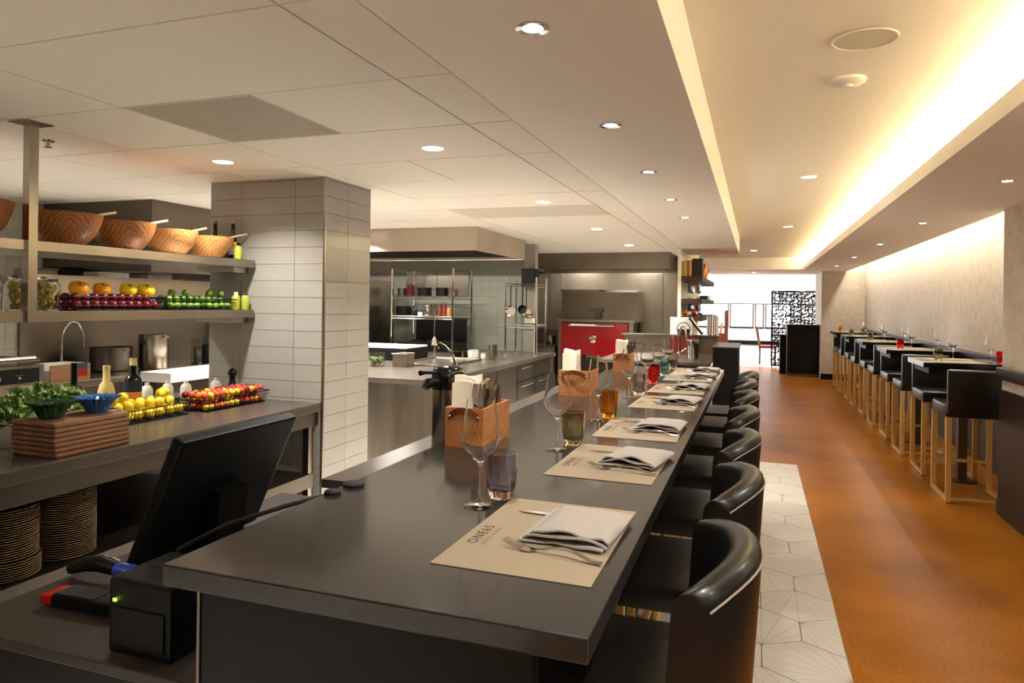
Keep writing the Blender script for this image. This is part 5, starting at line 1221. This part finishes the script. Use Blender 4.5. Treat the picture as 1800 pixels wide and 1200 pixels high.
for i in range(NX + 1):
    for j in range(NZ + 1):
        ex = i in (0, NX); ez = j in (0, NZ)
        P[i, j] = Vector((-SW + 2 * SW * (i + (0 if ex else 0.5 * (j % 2) - 0.25 + rnd.uniform(-0.28, 0.28))) / NX, 0, SH0 + (SH1 - SH0) * (j + (0 if ez else rnd.uniform(-0.33, 0.33))) / NZ))
lat = MB()
def bar_(a, b, w):
    d = (b - a).normalized(); n = Vector((-d.z, 0, d.x)) * w; y = Vector((0, 0.006, 0))
    vs = [a - n - y, a + n - y, b + n - y, b - n - y, a - n + y, a + n + y, b + n + y, b - n + y]
    lat._add(vs, [(0, 3, 2, 1), (4, 5, 6, 7), (0, 1, 5, 4), (1, 2, 6, 5), (2, 3, 7, 6), (3, 0, 4, 7)])
for (i, j), p in P.items():
    if (i + 1, j) in P and rnd.random() < 0.85: bar_(p, P[i + 1, j], rnd.uniform(0.008, 0.018))
    if (i, j + 1) in P and rnd.random() < 0.92: bar_(p, P[i, j + 1], rnd.uniform(0.008, 0.018))
    if (i + 1, j + 1) in P and rnd.random() < 0.6: bar_(p, P[i + 1, j + 1], rnd.uniform(0.006, 0.012))
lat.build('lattice', 'black_panel', sn)
def dining_chair(label, x, y, rz):
    t = thing('dining_chair', label, 'chair', (x, y, 0), rz, 'dining chairs in the back room')
    MB().box(-0.22, 0.22, -0.22, 0.22, 0.42, 0.49, 0.015).build('seat', 'chair_red', t)
    MB().box(-0.21, 0.21, -0.03, 0.03, 0.0, 0.52, 0.012, m=Matrix.Translation((0, -0.2, 0.47)) @ Matrix.Rotation(math.radians(9), 4, 'X')).build('backrest', 'wood_chair', t)
    for sx in (-0.19, 0.19):
        for sy in (-0.19, 0.19): box('leg', 'wicker_dark', sx - 0.02, sx + 0.02, sy - 0.02, sy + 0.02, 0, 0.42, t)
dining_chair('brown upholstered dining chair beside the black lattice screen', 0.30, 19.6, math.radians(-90))
dining_chair('dark brown dining chair at the white table by the windows', -1.28, 23.0, math.radians(90))
dining_chair('brown dining chair behind the lattice screen', 1.1, 20.3, math.radians(180))
def dining_table(label, x, y, m2):
    t = thing('dining_table', label, 'table', (x, y, 0), 0, 'dining tables in the back room'); box('table_top', m2, -0.4, 0.4, -0.4, 0.4, 0.72, 0.75, t); box('pedestal', 'black_panel', -0.04, 0.04, -0.04, 0.04, 0.03, 0.72, t); MB().lathe([(0.25, 0), (0.24, 0.025), (0.04, 0.03)], n=20).build('base', 'black_panel', t, 40)
dining_table('white dining table near the windows of the back room', -1.9, 23.0, 'white_plastic')
dining_table('dark dining table behind the lattice screen', 1.0, 19.5, 'black_panel')
dv = thing('booth_divider', 'brown wooden booth divider at the entrance of the back room', 'divider', (-0.95, 19.0, 0))
for x in (-0.22, 0.18): box('post', 'wood_chair', x, x + 0.09, -0.04, 0.04, 0, 1.25 if x < 0 else 1.4, dv)
box('panel', 'wood_chair', -0.13, 0.18, -0.02, 0.02, 0.1, 0.8, dv)

# ================================================================== CEILING FITTINGS
sp_ = thing('ceiling_speaker', 'large round white loudspeaker flush in the raised ceiling', 'speaker', (0.369, 2.877, ZU)); MB().lathe([(0.105, -0.004), (0.105, 0.0)], n=36).build('grille', 'perforated', sp_); MB().shell([(0.115, -0.003), (0.112, -0.007), (0.105, -0.006), (0.105, -0.001)], n=36).build('trim_ring', 'paint_white', sp_, 40)
sm = thing('smoke_detector', 'white round smoke detector on the raised ceiling', 'smoke detector', (0.367, 3.374, ZU)); MB().lathe([(0.075, 0.0), (0.073, -0.012), (0.06, -0.022), (0.0005, -0.024)], n=32).build('body', 'paint_white', sm, 40); MB().lathe([(0.022, -0.024), (0.02, -0.034), (0.0005, -0.035)], n=20).build('sensor', 'white_plastic', sm, 40)
for i, (x, y, z, w) in enumerate(((-0.04, 2.28, ZU, 'raised ceiling at the top of the picture'), (-3.22, 2.42, ZC, 'kitchen ceiling right of the shelf post'))):
    s_ = thing('sprinkler_head', 'small sprinkler head in the ' + w, 'sprinkler', (x, y, z)); MB().lathe([(0.03, 0), (0.028, -0.006), (0.012, -0.008), (0.01, -0.03), (0.0005, -0.03)], n=16).build('body', 'chrome', s_, 40); MB().lathe([(0.018, -0.034), (0.018, -0.031)], n=12).build('deflector', 'chrome', s_)
